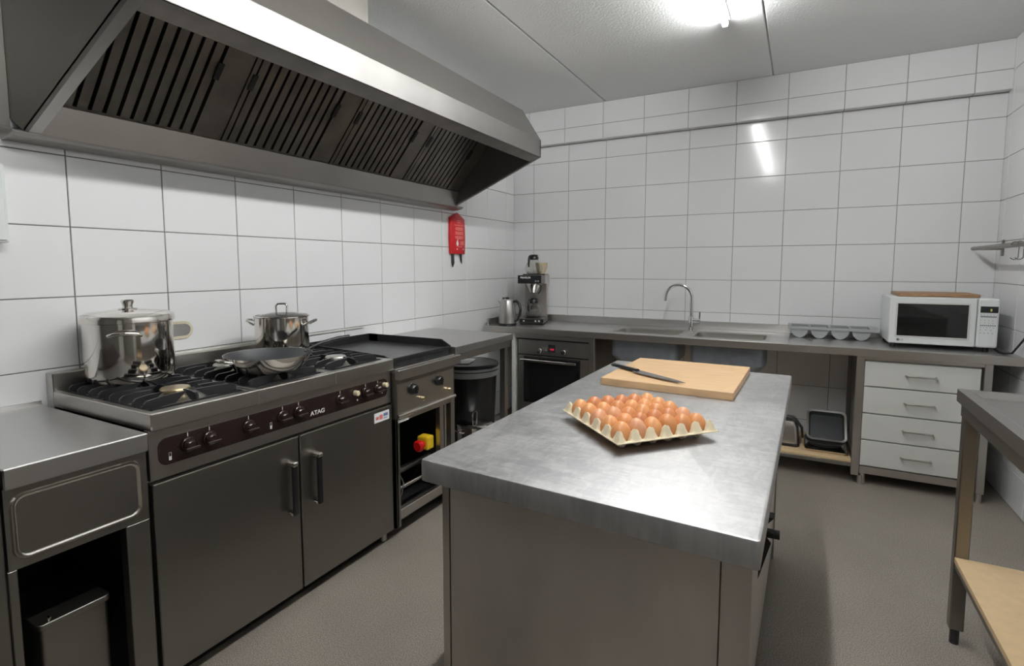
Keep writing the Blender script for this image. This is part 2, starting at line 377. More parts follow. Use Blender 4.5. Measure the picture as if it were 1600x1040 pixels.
for i, a in enumerate(fy):
    b_ = a+fwid
    f = part('grease_filter', MB().obox(Vector((fm.x, a+.010, fm.z))-fn*.018, (fd, (0,1,0), fn), (FL/2, .010, .018))
             .obox(Vector((fm.x, b_-.010, fm.z))-fn*.018, (fd, (0,1,0), fn), (FL/2, .010, .018))
             .obox(Vector((A0.x, (a+b_)/2, A0.z))+fd*.008-fn*.02, (fd, (0,1,0), fn), (.008, fwid/2, .016))
             .obox(Vector((B0.x, (a+b_)/2, B0.z))-fd*.008-fn*.02, (fd, (0,1,0), fn), (.008, fwid/2, .016)), 'filter', hd)
    n = 10; p = (fwid-.05)/n
    for k in range(n):
        yc = a+.025+p*(k+.5)
        mb = MB().obox(Vector((fm.x, yc, fm.z))-fn*.006, (fd, (0,1,0), fn), (FL/2-.004, p*.33, .0012))
        mb.obox(Vector((fm.x, yc-p*.33, fm.z))-fn*.014, (fd, (0,1,0), fn), (FL/2-.004, .001, .009))
        mb.obox(Vector((fm.x, yc+p*.33, fm.z))-fn*.014, (fd, (0,1,0), fn), (FL/2-.004, .001, .009))
        part('slat', mb, 'filter', f)
    for yy in (a+.022, b_-.022):
        part('latch', MB().obox(Vector((fm.x, yy, fm.z))+fn*.001, (fd, (0,1,0), fn), (.035, .011, .004)), 'blackm', f)
for k in range(3):
    a = fy[k]+fwid+.003; b_ = fy[k+1]-.003
    part('blank_strip', MB().obox(Vector((fm.x, (a+b_)/2, fm.z))-fn*.008, (fd, (0,1,0), fn), (FL/2, (b_-a)/2, .003)), 'filter', hd)
for a, b_ in ((y0+.012, fy[0]-.002), (fy[3]+fwid+.002, y1-.012)):
    part('blank_strip', MB().obox(Vector((fm.x, (a+b_)/2, fm.z))-fn*.008, (fd, (0,1,0), fn), (FL/2, (b_-a)/2, .003)), 'filter', hd)
du = thing('exhaust_duct', (.3, -3.1, 2.36), 'grey sheet metal duct box between extractor hood and ceiling', 'duct')
part('duct_box', MB().box(.004, .600, -3.60, -2.55, 2.376, H-.001, .002), 'steelD', du)
part('base_frame', MB().box(.004, .600, -3.59, -2.56, 2.357, 2.372), 'blackm', du)

# ------------------------------------------------------------------ cooking range (three modules)
rg = thing('cooking_range', (.33, -3.045, FZ), 'large stainless steel gas range with six burners and two oven doors', 'range')
ya, yb = -3.587, -2.497; XF = .640
part('cabinet', MB().box(.01, XF-.02, ya, yb, .035, .80), 'steelD', rg)
part('plinth', MB().box(.05, XF-.05, ya+.01, yb-.01, FZ, .034), 'blackm', rg)
for yy in (ya+.05, yb-.03):
    part('foot', MB().cyl((XF-.04, yy, 0), .018, FZ, .034, seg=16, ch=.003), 'alu', rg)
part('fascia_frame', MB().box(XF-.02, XF, ya, yb, .662, .819, .001), 'steel', rg)
poly = [(p[0], p[1]) for p in rr(-3.562, -2.522, .700, .785, .028, 0, 8)]
fa = part('control_panel', MB().prism(poly, XF, XF+.002, 'x'), 'fascia', rg)
# doors
for a, b_, hy in ((ya+.002, -3.048, -3.094), (-3.040, yb-.002, -2.973)):
    dr = part('oven_door', MB().box(XF-.015, XF+.008, a, b_, .035, .652, .003), 'steelD', rg)
    part('door_trim', MB().box(XF+.004, XF+.0095, a+.001, b_-.001, .647, .653, .001), 'chrome', dr)
    pts = [(XF+.006, hy, .365), (XF+.03, hy, .362), (XF+.038, hy, .372), (XF+.040, hy, .46), (XF+.038, hy, .556), (XF+.03, hy, .566), (XF+.006, hy, .563)]
    part('handle', MB().box(XF+.030, XF+.044, hy-.012, hy+.012, .360, .568, .006)
         .box(XF+.006, XF+.032, hy-.010, hy+.010, .548, .566, .004).box(XF+.006, XF+.032, hy-.010, hy+.010, .362, .380, .004), 'black', dr)
    part('handle_cap', MB().box(XF+.008, XF+.046, hy-.0125, hy+.0125, .552, .5695, .005), 'chrome', dr)
    part('handle_cap', MB().box(XF+.008, XF+.030, hy-.0125, hy+.0125, .358, .372, .004), 'chrome', dr)
stk = part('sticker', MB().box(XF+.008, XF+.0088, -2.622, -2.520, .590, .635), 'paper', rg)
part('sticker_print', MB().box(XF+.0088, XF+.0092, -2.612, -2.592, .603, .617).box(XF+.0088, XF+.0092, -2.588, -2.566, .600, .622), 'redl', stk)
part('sticker_print', MB().box(XF+.0088, XF+.0092, -2.560, -2.530, .610, .624).box(XF+.0088, XF+.0092, -2.560, -2.535, .600, .604), 'printb', stk)
# knobs
def knob(y, z, par):
    k = part('knob', MB().cyl((0, y, z), .024, XF+.002, XF+.010, 'x', 24, .002).lathe([(0, XF+.026), (.012, XF+.026), (.019, XF+.020), (.021, XF+.010), (0, XF+.010)], (0, y, z), 24, 'x'), 'knob', par)
    part('grip', MB().box(XF+.012, XF+.034, y-.024, y+.024, z-.012, z-.003, .003), 'knob', k)
    part('tick', MB().box(XF+.002, XF+.003, y-.0012, y+.0012, z+.026, z+.038), 'logo', par)
for y in (-3.470, -3.398, -3.254, -3.111, -3.037, -2.820, -2.668, -2.588): knob(y, .745, fa)
for y, z in ((-2.735, .757), (-2.548, .757)):
    part('ignition_button', MB().cyl((0, y, z), .0115, XF+.002, XF+.026, 'x', 16, .002), 'cream', fa)
for y in (-3.527, -3.163): part('symbol', MB().box(XF+.002, XF+.0028, y-.004, y+.004, .712, .724).box(XF+.002, XF+.0028, y-.004, y-.003, .724, .736).box(XF+.002, XF+.0028, y+.003, y+.004, .724, .736).box(XF+.002, XF+.0028, y-.004, y+.004, .735, .736), 'logo', fa)
for y in (-2.720, -2.560): part('indicator', MB().cyl((0, y, .722), .004, XF+.002, XF+.004, 'x', 10), 'logo', fa)
text('brand_lettering', 'ATAG', .024, 'logo', fa, (XF+.0024, -2.943, .722), RX, sx=1.15, bold=.0006)
# three hob modules
for i in range(3):
    a = ya+i*(yb-ya)/3+(.001 if i else 0); b_ = ya+(i+1)*(yb-ya)/3-.001
    hb = part('hob_tray', MB().box(.055, .66, a, b_, .822, .862)
              .box(.62, .662, a, b_, .818, .872, .003).box(.056, .6615, a-.0006, a+.022, .8185, .8722, .002).box(.056, .6615, b_-.022, b_+.0006, .8185, .8722, .002), 'steel', rg)
    part('well', MB().box(.06, .62, a+.022, b_-.022, .8621, .8635), 'alu', hb)
    part('backsplash', MB().box(.003, .055, a, b_, .80, .935, .003), 'steel', hb)
    yc = (a+b_)/2
    for xc in (.205, .475):
        bu = part('burner', MB().lathe([(.075, .863), (.062, .870), (.035, .878), (.030, .884), (0, .884)], (xc, yc, 0), 28), 'alu', hb)
        part('burner_cap', MB().lathe([(0, .882), (.034, .882), (.045, .886), (.047, .894), (.043, .899), (0, .900)], (xc, yc, 0), 28), 'brass' if (i == 0 and xc > .4) else 'alu', bu)
        gr = part('pan_support', MB().box(xc-.128, xc+.128, a+.024, a+.034, .864, .872).box(xc-.128, xc+.128, b_-.034, b_-.024, .864, .872)
                  .box(xc-.128, xc-.120, a+.03, b_-.03, .864, .872).box(xc+.120, xc+.128, a+.03, b_-.03, .864, .872), 'iron', hb)
        def fin(p0, p1, th=.0045):
            p0 = Vector((*p0, 0)); p1 = Vector((*p1, 0)); d = (p1-p0).normalized(); n_ = Vector((-d.y, d.x, 0))*th
            L = (p1-p0).length; pr = [(0, .866), (0, .886), (.010, .894), (L*.5, .8985), (L, .8985), (L-.040, .868)]
            vs = [p0+d*u+n_*s_+Vector((0,0,z)) for s_ in (-1, 1) for u, z in pr]; n = len(pr)
            part('fin', MB().add(vs, [tuple(range(n))[::-1], tuple(range(n, 2*n))]+[(k, (k+1) % n, n+(k+1) % n, n+k) for k in range(n)]), 'iron', gr)
        for s_, ye in ((1, a+.026), (-1, b_-.026)):
            for dx, L in ((-.100, .140), (-.038, .095), (.038, .095), (.100, .140)):
                fin((xc+dx, ye), (xc+dx*.85, ye+s_*L))
        fin((xc-.125, yc), (xc-.05, yc)); fin((xc+.125, yc), (xc+.05, yc))
part('caulk_strip', MB().box(.003, .012, ya+.38, yb+.5, .9355, .944), 'caulk', rg)

# ------------------------------------------------------------------ griddle unit
gu = thing('griddle_unit', (.33, -2.24, FZ), 'stainless steel griddle unit with black cooking plate, open below, right of the range', 'griddle')
ga, gb = -2.490, -1.990; GX = .662
part('body', MB().box(.01, GX, ga, gb, .58, .80), 'steelD', gu)
part('worktop', MB().box(.01, GX+.003, ga, gb, .80, .822, .002), 'steel', gu)
part('front_lip', MB().box(GX, GX+.028, ga-.002, gb+.030, .768, .8175, .003), 'steel', gu)
pn = part('fascia', MB().box(GX, GX+.004, ga+.010, gb-.012, .600, .745, .003), 'steel', gu)
part('rolled_edge', MB().tube([(GX+.006, ga+.008, .590), (GX+.006, gb-.006, .590)], .011, 12), 'chrome', gu)
part('door_rail', MB().box(GX-.02, GX+.002, ga+.012, gb-.02, .558, .578, .002), 'steel', gu)
for y, z in ((-2.366, .703), (-2.150, .705)):
    k = part('knob', MB().lathe([(0, GX+.030), (.019, GX+.030), (.025, GX+.024), (.028, GX+.004), (0, GX+.004)], (0, y, z), 24, 'x'), 'black', pn)
    part('grip', MB().box(GX+.02, GX+.038, y-.006, y+.006, z-.022, z+.022, .003), 'black', k)
    part('tick', MB().box(GX+.004, GX+.005, y-.0015, y+.0015, z+.026, z+.040), 'logo', pn)
for y, z in ((-2.290, .640), (-2.055, .638)):
    part('ignition_button', MB().cyl((0, y, z), .010, GX+.004, GX+.024, 'x', 16, .002), 'brass', pn)
part('name_plate', MB().box(GX+.002, GX+.004, -2.475, -2.395, .556, .574), 'logo', gu)
# plate tray
gt = part('griddle_plate', MB().box(.05, .635, ga+.012, gb-.01, .824, .860), 'griddle', gu)
part('tray_wall', MB().box(.045, .055, ga+.012, gb-.004, .824, .902).box(.045, .12, gb-.012, gb-.004, .824, .902)
     .prism([(.05, .824), (.60, .824), (.648, .866), (.64, .872), (.585, .902), (.05, .902)], gb-.012, gb-.003, 'y')
     .prism([(.05, .824), (.60, .824), (.64, .862), (.585, .880), (.05, .902)], ga+.006, ga+.013, 'y'), 'griddleD', gt)
part('tray_edge', MB().box(.632, .642, ga+.008, gb-.004, .845, .868, .003), 'griddleD', gt)
part('drip_gutter', MB().box(.642, .660, ga+.008, gb-.004, .8222, .826), 'blackm', gt)
# open compartment below
part('side_post', MB().box(.02, GX, ga, ga+.012, .035, .58), 'steelD', gu)
part('side_post', MB().box(.02, GX, gb-.012, gb, FZ, .58), 'steelD', gu)
part('door_post', MB().box(GX-.03, GX, -2.128, -2.092, .12, .56, .002), 'steel', gu)
part('door_post', MB().box(GX-.025, GX-.005, -2.078, -2.060, .12, .56, .002), 'steel', gu)
part('door_post', MB().box(GX-.03, GX+.004, -2.030, -1.992, FZ, .58, .002), 'steel', gu)
part('door_post', MB().box(GX-.03, GX, ga, ga+.030, .035, .58, .002), 'steelD', gu)
part('bottom_rail', MB().box(GX-.03, GX, ga+.03, -2.03, .070, .120, .002), 'steel', gu)
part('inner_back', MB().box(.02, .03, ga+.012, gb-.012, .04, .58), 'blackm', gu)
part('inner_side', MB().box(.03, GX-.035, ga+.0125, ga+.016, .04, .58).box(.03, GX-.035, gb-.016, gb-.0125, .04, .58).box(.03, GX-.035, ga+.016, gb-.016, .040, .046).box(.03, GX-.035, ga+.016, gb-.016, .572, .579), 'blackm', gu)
part('gas_pipe', MB().tube([(.50, ga+.02, .225), (.50, gb-.02, .225)], .018, 12), 'steel', gu)
part('gas_pipe', MB().tube([(.58, -2.42, .180), (.58, -2.20, .180), (.58, -2.12, .180)], .012, 12), 'chrome', gu)
part('gas_hose', MB().tube([(.56, -2.36, .26), (.60, -2.365, .21), (.615, -2.40, .16), (.60, -2.45, .13), (.55, -2.47, .11)], .004, 8), 'black', gu)
es = part('stop_switch', MB().box(.560, .630, -2.200, -2.140, .330, .402, .008), 'yellow', gu)
part('stop_knob', MB().lathe([(0, -2.250), (.022, -2.250), (.031, -2.242), (.031, -2.230), (.017, -2.222), (.017, -2.200), (0, -2.200)], (.600, 0, .362), 24, 'y'), 'redk', es)

# ------------------------------------------------------------------ left worktop with embossed apron
lt = thing('small_worktop', (.34, -3.77, FZ), 'stainless steel worktop left of the range with embossed apron and open space below', 'worktop')
la, lb = -3.935, -3.606; LX = .680
part('tabletop', MB().box(.003, LX, la, lb, .772, .825, .003), 'steelT', lt)
part('rear_edge', MB().box(.003, .012, la, lb, .825, .840), 'steelT', lt)
ap = part('apron', MB().box(LX-.040, LX-.022, la+.003, lb+.001, .562, .771), 'steelD', lt)
def rrx(a, b_, z0, z1, r, x): return [(x, p[0], p[1]) for p in rr(a, b_, z0, z1, r, 0, 6)]
X0 = LX-.022
part('embossed_frame', MB().loops([rrx(-3.922, -3.620, .580, .752, .030, X0), rrx(-3.919, -3.623, .583, .749, .028, X0+.004), rrx(-3.914, -3.628, .588, .744, .025, X0+.004), rrx(-3.909, -3.633, .593, .739, .022, X0+.0003)], False, False), 'chrome', ap)
part('leg', MB().box(LX-.060, LX-.022, -3.668, lb+.001, FZ, .562, .002), 'steelD', lt)
part('leg', MB().box(LX-.060, LX-.022, la, -3.915, FZ, .562, .002), 'steelD', lt)
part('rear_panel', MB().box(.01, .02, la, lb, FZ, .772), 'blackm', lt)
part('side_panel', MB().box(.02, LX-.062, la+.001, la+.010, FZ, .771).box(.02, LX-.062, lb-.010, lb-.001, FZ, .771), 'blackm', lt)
bx_ = thing('steel_container', (.45, -3.775, FZ), 'dark steel container standing in the open space under left worktop', 'container')
L = [rr(.38, .60, -3.862, -3.700, .012, z, 4) for z in (FZ, .345, .352)]
part('shell', MB().loops([L[0], L[1]], True, False), 'steelD', bx_)
part('lid', MB().loops([rr(.375, .606, -3.867, -3.695, .014, z, 4) for z in (.345, .362)]), 'steelD', bx_, bevel=.002)
part('hook', MB().tube([(.60, -3.842, .362), (.60, -3.842, .376), (.612, -3.842, .376)], .003, 8), 'chrome', bx_)
cb = thing('dark_cabinet', (.35, -4.2, FZ), 'dark cabinet edge at the far left beside the small worktop', 'cabinet')
part('carcass', MB().box(.003, LX+.004, -4.45, -3.945, FZ, .80, .003), 'steelD', cb)
part('top_board', MB().box(.003, LX+.010, -4.45, -3.943, .80, .835, .003), 'knob', cb)

# ------------------------------------------------------------------ corner table
ct = thing('corner_table', (.34, -1.65, FZ), 'stainless steel table between griddle unit and back counter, bin below', 'table')
part('tabletop', MB().box(.003, .672, -1.984, -1.300, .818, .862, .003), 'steelT', ct)
part('apron', MB().box(.600, .660, -1.97, -1.320, .775, .817, .002), 'steel', ct)
part('apron', MB().box(.03, .60, -1.345, -1.320, .775, .817, .002), 'steel', ct)
for x, y in ((.622, -1.338), (.04, -1.338), (.04, -1.95)):
    part('leg', MB().box(x-.020, x+.020, y-.020, y+.020, .02, .776, .002), 'steel', ct)
    part('foot', MB().cyl((x, y, 0), .014, FZ, .02, seg=12), 'black', ct)
bc = (.312, -1.282, 0)
bn = thing('waste_bin', (.312, -1.282, FZ), 'round black bin with grey rim band and white paper on its lid', 'bin')
part('body', MB().lathe([(0, FZ+.002), (.165, FZ+.002), (.172, .02), (.195, .55), (.195, .575), (0, .575)], bc, 40), 'black', bn)
part('rim_band', MB().lathe([(.196, .552), (.203, .556), (.205, .580), (.203, .592), (.19, .592)], bc, 40), 'greypl', bn)
part('lid', MB().lathe([(.190, .590), (.208, .592), (.210, .600), (.208, .632), (.200, .640), (.15, .643), (0, .646)], bc, 40), 'black', bn)
part('lid_band', MB().lathe([(.2085, .598), (.2115, .600), (.2115, .614), (.2085, .616)], bc, 40), 'greypl', bn)
part('paper_sheet', MB().obox((.285, -1.33, .6475), ((.9, .3, 0), (-.3, .9, 0), (0, 0, 1)), (.075, .10, .0008)), 'paper', bn)
# stacked pans on the floor in front of the bin
def wire(pts, r=.0035, seg=8): return MB().tube(pts, r, seg)
def arc(cx, cy, cz, r, a0, a1, n, plane):
    out = []
    for k in range(n+1):
        a = a0+(a1-a0)*k/n; c_, s_ = r*math.cos(a), r*math.sin(a)
        out.append({'xz': (cx+c_, cy, cz+s_), 'yz': (cx, cy+c_, cz+s_), 'xy': (cx+c_, cy+s_, cz)}[plane])
    return out
def pot(name, x, y, z, r, h, label, cat, ha, lidh=.012, group=None):
    t = thing(name, (x, y, z), label, cat, group)
    part('body', MB().lathe([(0, z), (r-.008, z), (r, z+.008), (r, z+h), (r+.003, z+h+.001), (r+.003, z+h-.003), (r-.003, z+h-.003), (r-.003, z+.01), (0, z+.006)], (x, y, 0), 40), 'chrome', t)
    for s_ in (0, PI):
        a = ha+s_; c_, d_ = math.cos(a), math.sin(a); w = .035
        P = lambda u, v, zz: (x+c_*u-d_*v, y+d_*u+c_*v, zz)
        part('handle', MB().tube([P(r-.002, -w, z+h*.80), P(r+.014, -w, z+h*.82), P(r+.028, -w*.8, z+h*.86), P(r+.034, 0, z+h*.88), P(r+.028, w*.8, z+h*.86), P(r+.014, w, z+h*.82), P(r-.002, w, z+h*.80)], .0045, 8), 'chrome', t)
    return t
p1 = pot('wide_pan', .545, -1.585, FZ, .120, .19, 'wide low steel pan on the floor in front of the bin, lowest of the stack', 'pan', .9)
p2 = pot('sauce_pan', .545, -1.585, .175, .112, .125, 'steel saucepan with loop handled lid, on top of the stack by the bin', 'pan', 1.2)
pl = part('lid', MB().lathe([(.116, .3015), (.116, .306), (.10, .313), (.05, .322), (0, .325)], (.545, -1.585, 0), 40), 'chrome', p2)
part('lid_handle', wire([(.545, -1.610, .320), (.545, -1.612, .372), (.545, -1.604, .382), (.545, -1.566, .382), (.545, -1.558, .372), (.545, -1.560, .320)], .0035), 'chrome', pl)

# ------------------------------------------------------------------ back counter with double sink
sc = thing('sink_counter', (1.7, -.31, FZ), 'long stainless steel counter along the back wall with two inset sinks', 'counter')
CZ = .815; CF = -.635; S1 = (1.075, 1.600, -.545, -.150); S2 = (1.648, 2.160, -.545, -.150)
top = MB()
i_ = .02
top.box(.05, S1[0]+i_, CF, -.003, .772, CZ).box(S1[1]-i_, S2[0]+i_, CF, -.003, .772, CZ).box(S2[1]-i_, WX-.003, CF, -.003, .772, CZ)
for S_ in (S1, S2): top.box(S_[0]+i_, S_[1]-i_, CF, S_[2]+i_, .772, CZ).box(S_[0]+i_, S_[1]-i_, S_[3]-i_, -.003, .772, CZ)
part('worktop', top, 'steelT', sc)
part('front_edge', MB().box(.05, WX-.003, CF-.006, CF+.012, .770, CZ+.003, .003), 'steel', sc)
part('backsplash', MB().box(.05, WX-.003, -.016, -.003, CZ, .876, .002).box(.05, .062, -.58, -.016, CZ, .872, .002), 'steelT', sc)
for k, S_ in enumerate((S1, S2)):
    a, b_, c_, d_ = S_; q = 6
    def L_(dx, z, r): return rr(a+dx, b_-dx, c_+dx, d_-dx, r, z, q)
    part('sink_bowl', MB().loops([L_(-.002, CZ+.0008, .02), L_(.004, CZ+.0014, .045), L_(.022, CZ+.0010, .050), L_(.028, CZ-.006, .052), L_(.034, CZ-.17, .055), L_(.060, CZ-.205, .05), L_(.12, CZ-.212, .04)], False, True), 'steel', sc)
    ub = part('bowl_underside', MB().loops([L_(.018, .7695, .05), L_(.018, CZ-.18, .06), L_(.05, CZ-.222, .06), L_(.12, CZ-.228, .05)], False, True), 'bowl', sc)
    part('drain', MB().cyl(((a+b_)/2, (c_+d_)/2, 0), .035, CZ-.2118, CZ-.208, seg=20), 'chrome', sc)
    part('waste_pipe', MB().cyl(((a+b_)/2, (c_+d_)/2, 0), .02, .40, CZ-.228, seg=14).tube([((a+b_)/2, (c_+d_)/2, .41), ((a+b_)/2, (c_+d_)/2+.1, .38), ((a+b_)/2, -.01, .38)], .018, 10), 'white', sc)
# frame
FY = -.612
for x0_, x1_ in ((.956, .998), (2.640, 2.680), (3.226, 3.262)):
    part('leg', MB().box(x0_, x1_, FY, FY+.04, .035, .771, .002), 'steel', sc)
    part('foot', MB().cyl(((x0_+x1_)/2+(.03 if x0_ > 2.6 and x0_ < 2.7 else 0), FY+.02, 0), .014, FZ, .036, seg=12), 'alu', sc)
for x0_, x1_ in ((.956, .998), (2.640, 2.680), (3.226, 3.262)):
    part('rear_leg', MB().box(x0_, x1_, -.06, -.02, FZ, .771, .002), 'steelD', sc)
part('apron_rail', MB().box(.33, .956, FY, FY+.02, .733, .771, .001), 'steel', sc)
part('apron_rail', MB().box(2.68, 3.226, FY, FY+.02, .748, .771, .001), 'steel', sc)
part('side_rail', MB().box(2.648, 2.672, FY+.04, -.06, .12, .145, .002), 'steelD', sc)
part('side_sheet', MB().box(2.662, 2.668, FY+.04, -.06, .05, .77), 'steelD', sc)
part('side_board', MB().box(.300, .330, FY, -.05, FZ+.01, .771, .002), 'whitem', sc)
part('side_sheet', MB().box(.985, .992, FY+.04, -.03, .05, .77), 'steelD', sc)
# lower shelf
sh = part('lower_shelf', MB().box(1.0, 2.64, -.60, -.08, .105, .122, .002), 'ply', sc, label='plywood lower shelf')
part('shelf_rail', MB().box(1.0, 2.64, -.605, -.585, .082, .104, .001), 'steelD', sc)

# drawers
dw = thing('drawer_cabinet', (2.95, -.35, FZ), 'white four drawer cabinet with bar handles under the microwave', 'cabinet')
part('carcass', MB().box(2.686, 3.214, -.590, -.08, .06, .744), 'whitem', dw)
part('base_rail', MB().box(2.682, 3.222, -.608, -.590, .052, .096, .001), 'steel', dw)
zs = [.742, .588, .425, .262, .101]
for k in range(4):
    d = part('drawer', MB().box(2.683, 3.213, -.612, -.592, zs[k+1]+.0035, zs[k]-.0035, .0015), 'whitem', dw)
    zc = zs[k+1]+.082
    part('handle', MB().tube([(2.882, -.612, zc), (2.882, -.634, zc), (2.890, -.638, zc), (3.010, -.638, zc), (3.018, -.634, zc), (3.018, -.612, zc)], .0055, 8), 'steel', d)
for x in (2.70, 3.20):
    part('foot', MB().cyl((x, -.58, 0), .017, -.006, .06, seg=16).cyl((x, -.58, 0), .020, FZ, -.006, seg=16), 'alu', dw)

# oven
ov = thing('built_in_oven', (.652, -.33, FZ), 'built-in oven with red display and glass door under the back counter', 'oven')
ox0, ox1, oy = .354, .950, -.600
part('housing', MB().box(ox0+.01, ox1-.01, oy+.02, -.06, .06, .720), 'black', ov)
cp = part('control_panel', MB().box(ox0, ox1, oy-.004, oy+.02, .604, .722, .002), 'steel', ov)
dr = part('door', MB().box(ox0, ox1, oy-.002, oy+.018, .135, .594, .002), 'steel', ov)
part('window', MB().box(.404, .885, oy-.006, oy-.0021, .215, .590, .001), 'glassD', dr)
part('top_vent', MB().box(.41, .88, oy-.0075, oy-.0062, .578, .588), 'blackm', dr)
part('handle', MB().box(.390, .865, oy-.050, oy-.034, .552, .572, .006).box(.40, .412, oy-.04, oy-.004, .556, .568, .003).box(.843, .855, oy-.04, oy-.004, .556, .568, .003), 'chrome', dr)
part('drawer_panel', MB().box(ox0, ox1, oy, oy+.018, .04, .128, .002), 'steelD', ov)
part('display', MB().box(.619, .679, oy-.0055, oy-.004, .632, .693), 'blackm', cp)
text('display_digits', '9:08', .020, 'reddisp', cp, (.651, oy-.006, .655), RY)
for x in (.548, .752):
    k = part('knob', MB().cyl((x, 0, .643), .021, oy-.028, oy-.004, 'y', 24, .003), 'chrome', cp)
    part('knob_ring', MB().cyl((x, 0, .643), .0245, oy-.0065, oy-.004, 'y', 24), 'black', k)
for x in (.601, .603, .697, .707): part('button', MB().box(x-.003 if x > .65 else x-.007, x+.003, oy-.0055, oy-.004, .644 if x in (.601, .697) else .660, .648 if x in (.601, .697) else .664), 'logo', cp)
part('socket', MB().cyl((.385, -.59, 0), .018, .732, .760, 'z', 14), 'cream', ov, label='small cream lamp under the worktop edge') if False else None

# faucet
fc = thing('mixer_tap', (1.620, -.222, CZ), 'chrome mixer tap with high curved spout between the sinks', 'tap')
part('body', MB().lathe([(0, CZ+.0005), (.026, CZ+.0005), (.026, CZ+.006), (.021, CZ+.010), (.021, .905), (.018, .925), (.0105, .932), (0, .932)], (1.620, -.222, 0), 24), 'chromeF', fc)
R_ = .096; pts = [(1.620, -.222, .92), (1.620, -.222, 1.0)]+arc(1.524, -.222, 1.068, R_, 0, PI*.97, 16, 'xz')+[(1.4265, -.222, 1.052)]
part('spout', MB().tube(pts, .0118, 12), 'chromeF', fc)
part('aerator', MB().tube([(1.4270, -.222, 1.060), (1.4255, -.222, 1.040)], .012, 12), 'chromeF', fc)
lv = part('lever_hub', MB().cyl((0, -.222, .895), .0185, 1.628, 1.686, 'x', 20, .003), 'chromeF', fc)
part('lever', MB().tube([(1.678, -.222, .905), (1.680, -.222, .962)], .0055, 10), 'steelD', lv)

# kettle
kt = thing('electric_kettle', (.200, -.500, CZ), 'brushed steel electric kettle with black handle on the left end of the counter', 'kettle')
kc = (.200, -.500, 0)
part('base', MB().lathe([(0, CZ+.0005), (.075, CZ+.0005), (.077, CZ+.012), (.072, CZ+.018), (0, CZ+.018)], kc, 32), 'black', kt)
part('body', MB().lathe([(0, CZ+.019), (.073, CZ+.019), (.074, CZ+.03), (.070, .93), (.062, 1.005), (.058, 1.018), (0, 1.018)], kc, 40), 'steelH', kt)
ld = part('lid', MB().lathe([(.058, 1.017), (.056, 1.028), (.03, 1.034), (0, 1.036)], kc, 32), 'steelH', kt)
part('lid_knob', MB().lathe([(0, 1.036), (.012, 1.036), (.014, 1.046), (0, 1.050)], kc, 16), 'black', ld)
part('spout', MB().loops([[(.146, -.517, .985), (.146, -.483, .985), (.139, -.483, 1.012), (.139, -.517, 1.012)], [(.118, -.508, 1.005), (.118, -.492, 1.005), (.115, -.492, 1.016), (.115, -.508, 1.016)]], smooth=False), 'steelH', kt)
part('handle', MB().tube([(.255, -.50, 1.015), (.285, -.50, 1.018), (.312, -.50, .995), (.322, -.50, .95), (.315, -.50, .90), (.295, -.50, .862), (.268, -.50, .855)], [.011, .012, .012, .012, .011, .010, .009], 12), 'black', kt)
part('cable', MB().tube([(.235, -.435, CZ+.008), (.215, -.405, CZ+.006), (.19, -.39, CZ+.02), (.15, -.36, CZ+.006), (.10, -.30, CZ+.006), (.075, -.27, CZ+.012)], .003, 8), 'black', kt)
# wall socket behind kettle
so = thing('wall_socket', (.003, -.20, .98), 'white wall socket behind the kettle on the left wall', 'socket')
part('plate', MB().box(.0032, .012, -.262, -.150, .972, 1.048, .002), 'white', so)
for y in (-.234, -.178): part('plug', MB().cyl((0, y, 1.01), .018, .012, .040, 'x', 14, .003), 'black', so)

# filter coffee machine
cm = thing('coffee_machine', (.318, -.19, CZ), 'tall filter coffee machine with black control head in the back left corner', 'coffee machine')
cy0, cy1 = -.345, -.060
bs = part('base', MB().box(.212, .420, cy0, cy1, CZ+.012, .865, .003), 'steelD', cm)
part('base_front', MB().box(.216, .416, cy0-.003, cy0, .832, .862), 'black', bs)
for x in (.25, .35, .38): part('switch', MB().box(x-.007, x+.007, cy0-.006, cy0-.003, .840, .853, .001), 'logo', bs)
for x in (.225, .405):
    for y in (cy0+.02, cy1-.02): part('foot', MB().cyl((x, y, 0), .010, CZ+.0005, CZ+.012, seg=10), 'black', bs)
part('hot_plate', MB().cyl((.318, cy0+.09, 0), .072, .865, .871, seg=32), 'black', cm)
part('column', MB().box(.228, .420, cy0+.185, cy1, .865, 1.175, .004), 'steel', cm)
hdm = part('head', MB().box(.207, .432, cy0-.005, cy1, 1.160, 1.232, .004), 'steel', cm)
part('head_front', MB().box(.200, .398, cy0-.010, cy0-.005, 1.162, 1.230, .001), 'black', hdm)
text('brand_lettering', 'BRAVILOR', .020, 'paper', hdm, (.265, cy0-.0108, 1.210), RY, sx=.95, bold=.0008)
for x in (.352, .372): part('switch', MB().box(x-.006, x+.006, cy0-.013, cy0-.010, 1.174, 1.188, .001), 'greypl', hdm)
part('top_hot_plate', MB().box(.235, .425, cy0+.02, cy1-.03, 1.232, 1.240, .002), 'knob', cm)
fu = part('filter_basket', MB().lathe([(.062, 1.158), (.060, 1.150), (.030, 1.082), (.022, 1.078), (0, 1.078)], (.318, cy0+.09, 0), 32), 'chrome', cm)
part('basket_handle', MB().tube([(.372, cy0+.06, 1.150), (.392, cy0+.03, 1.140), (.388, cy0+.02, 1.10), (.370, cy0+.02, 1.075)], .005, 8), 'black', fu)
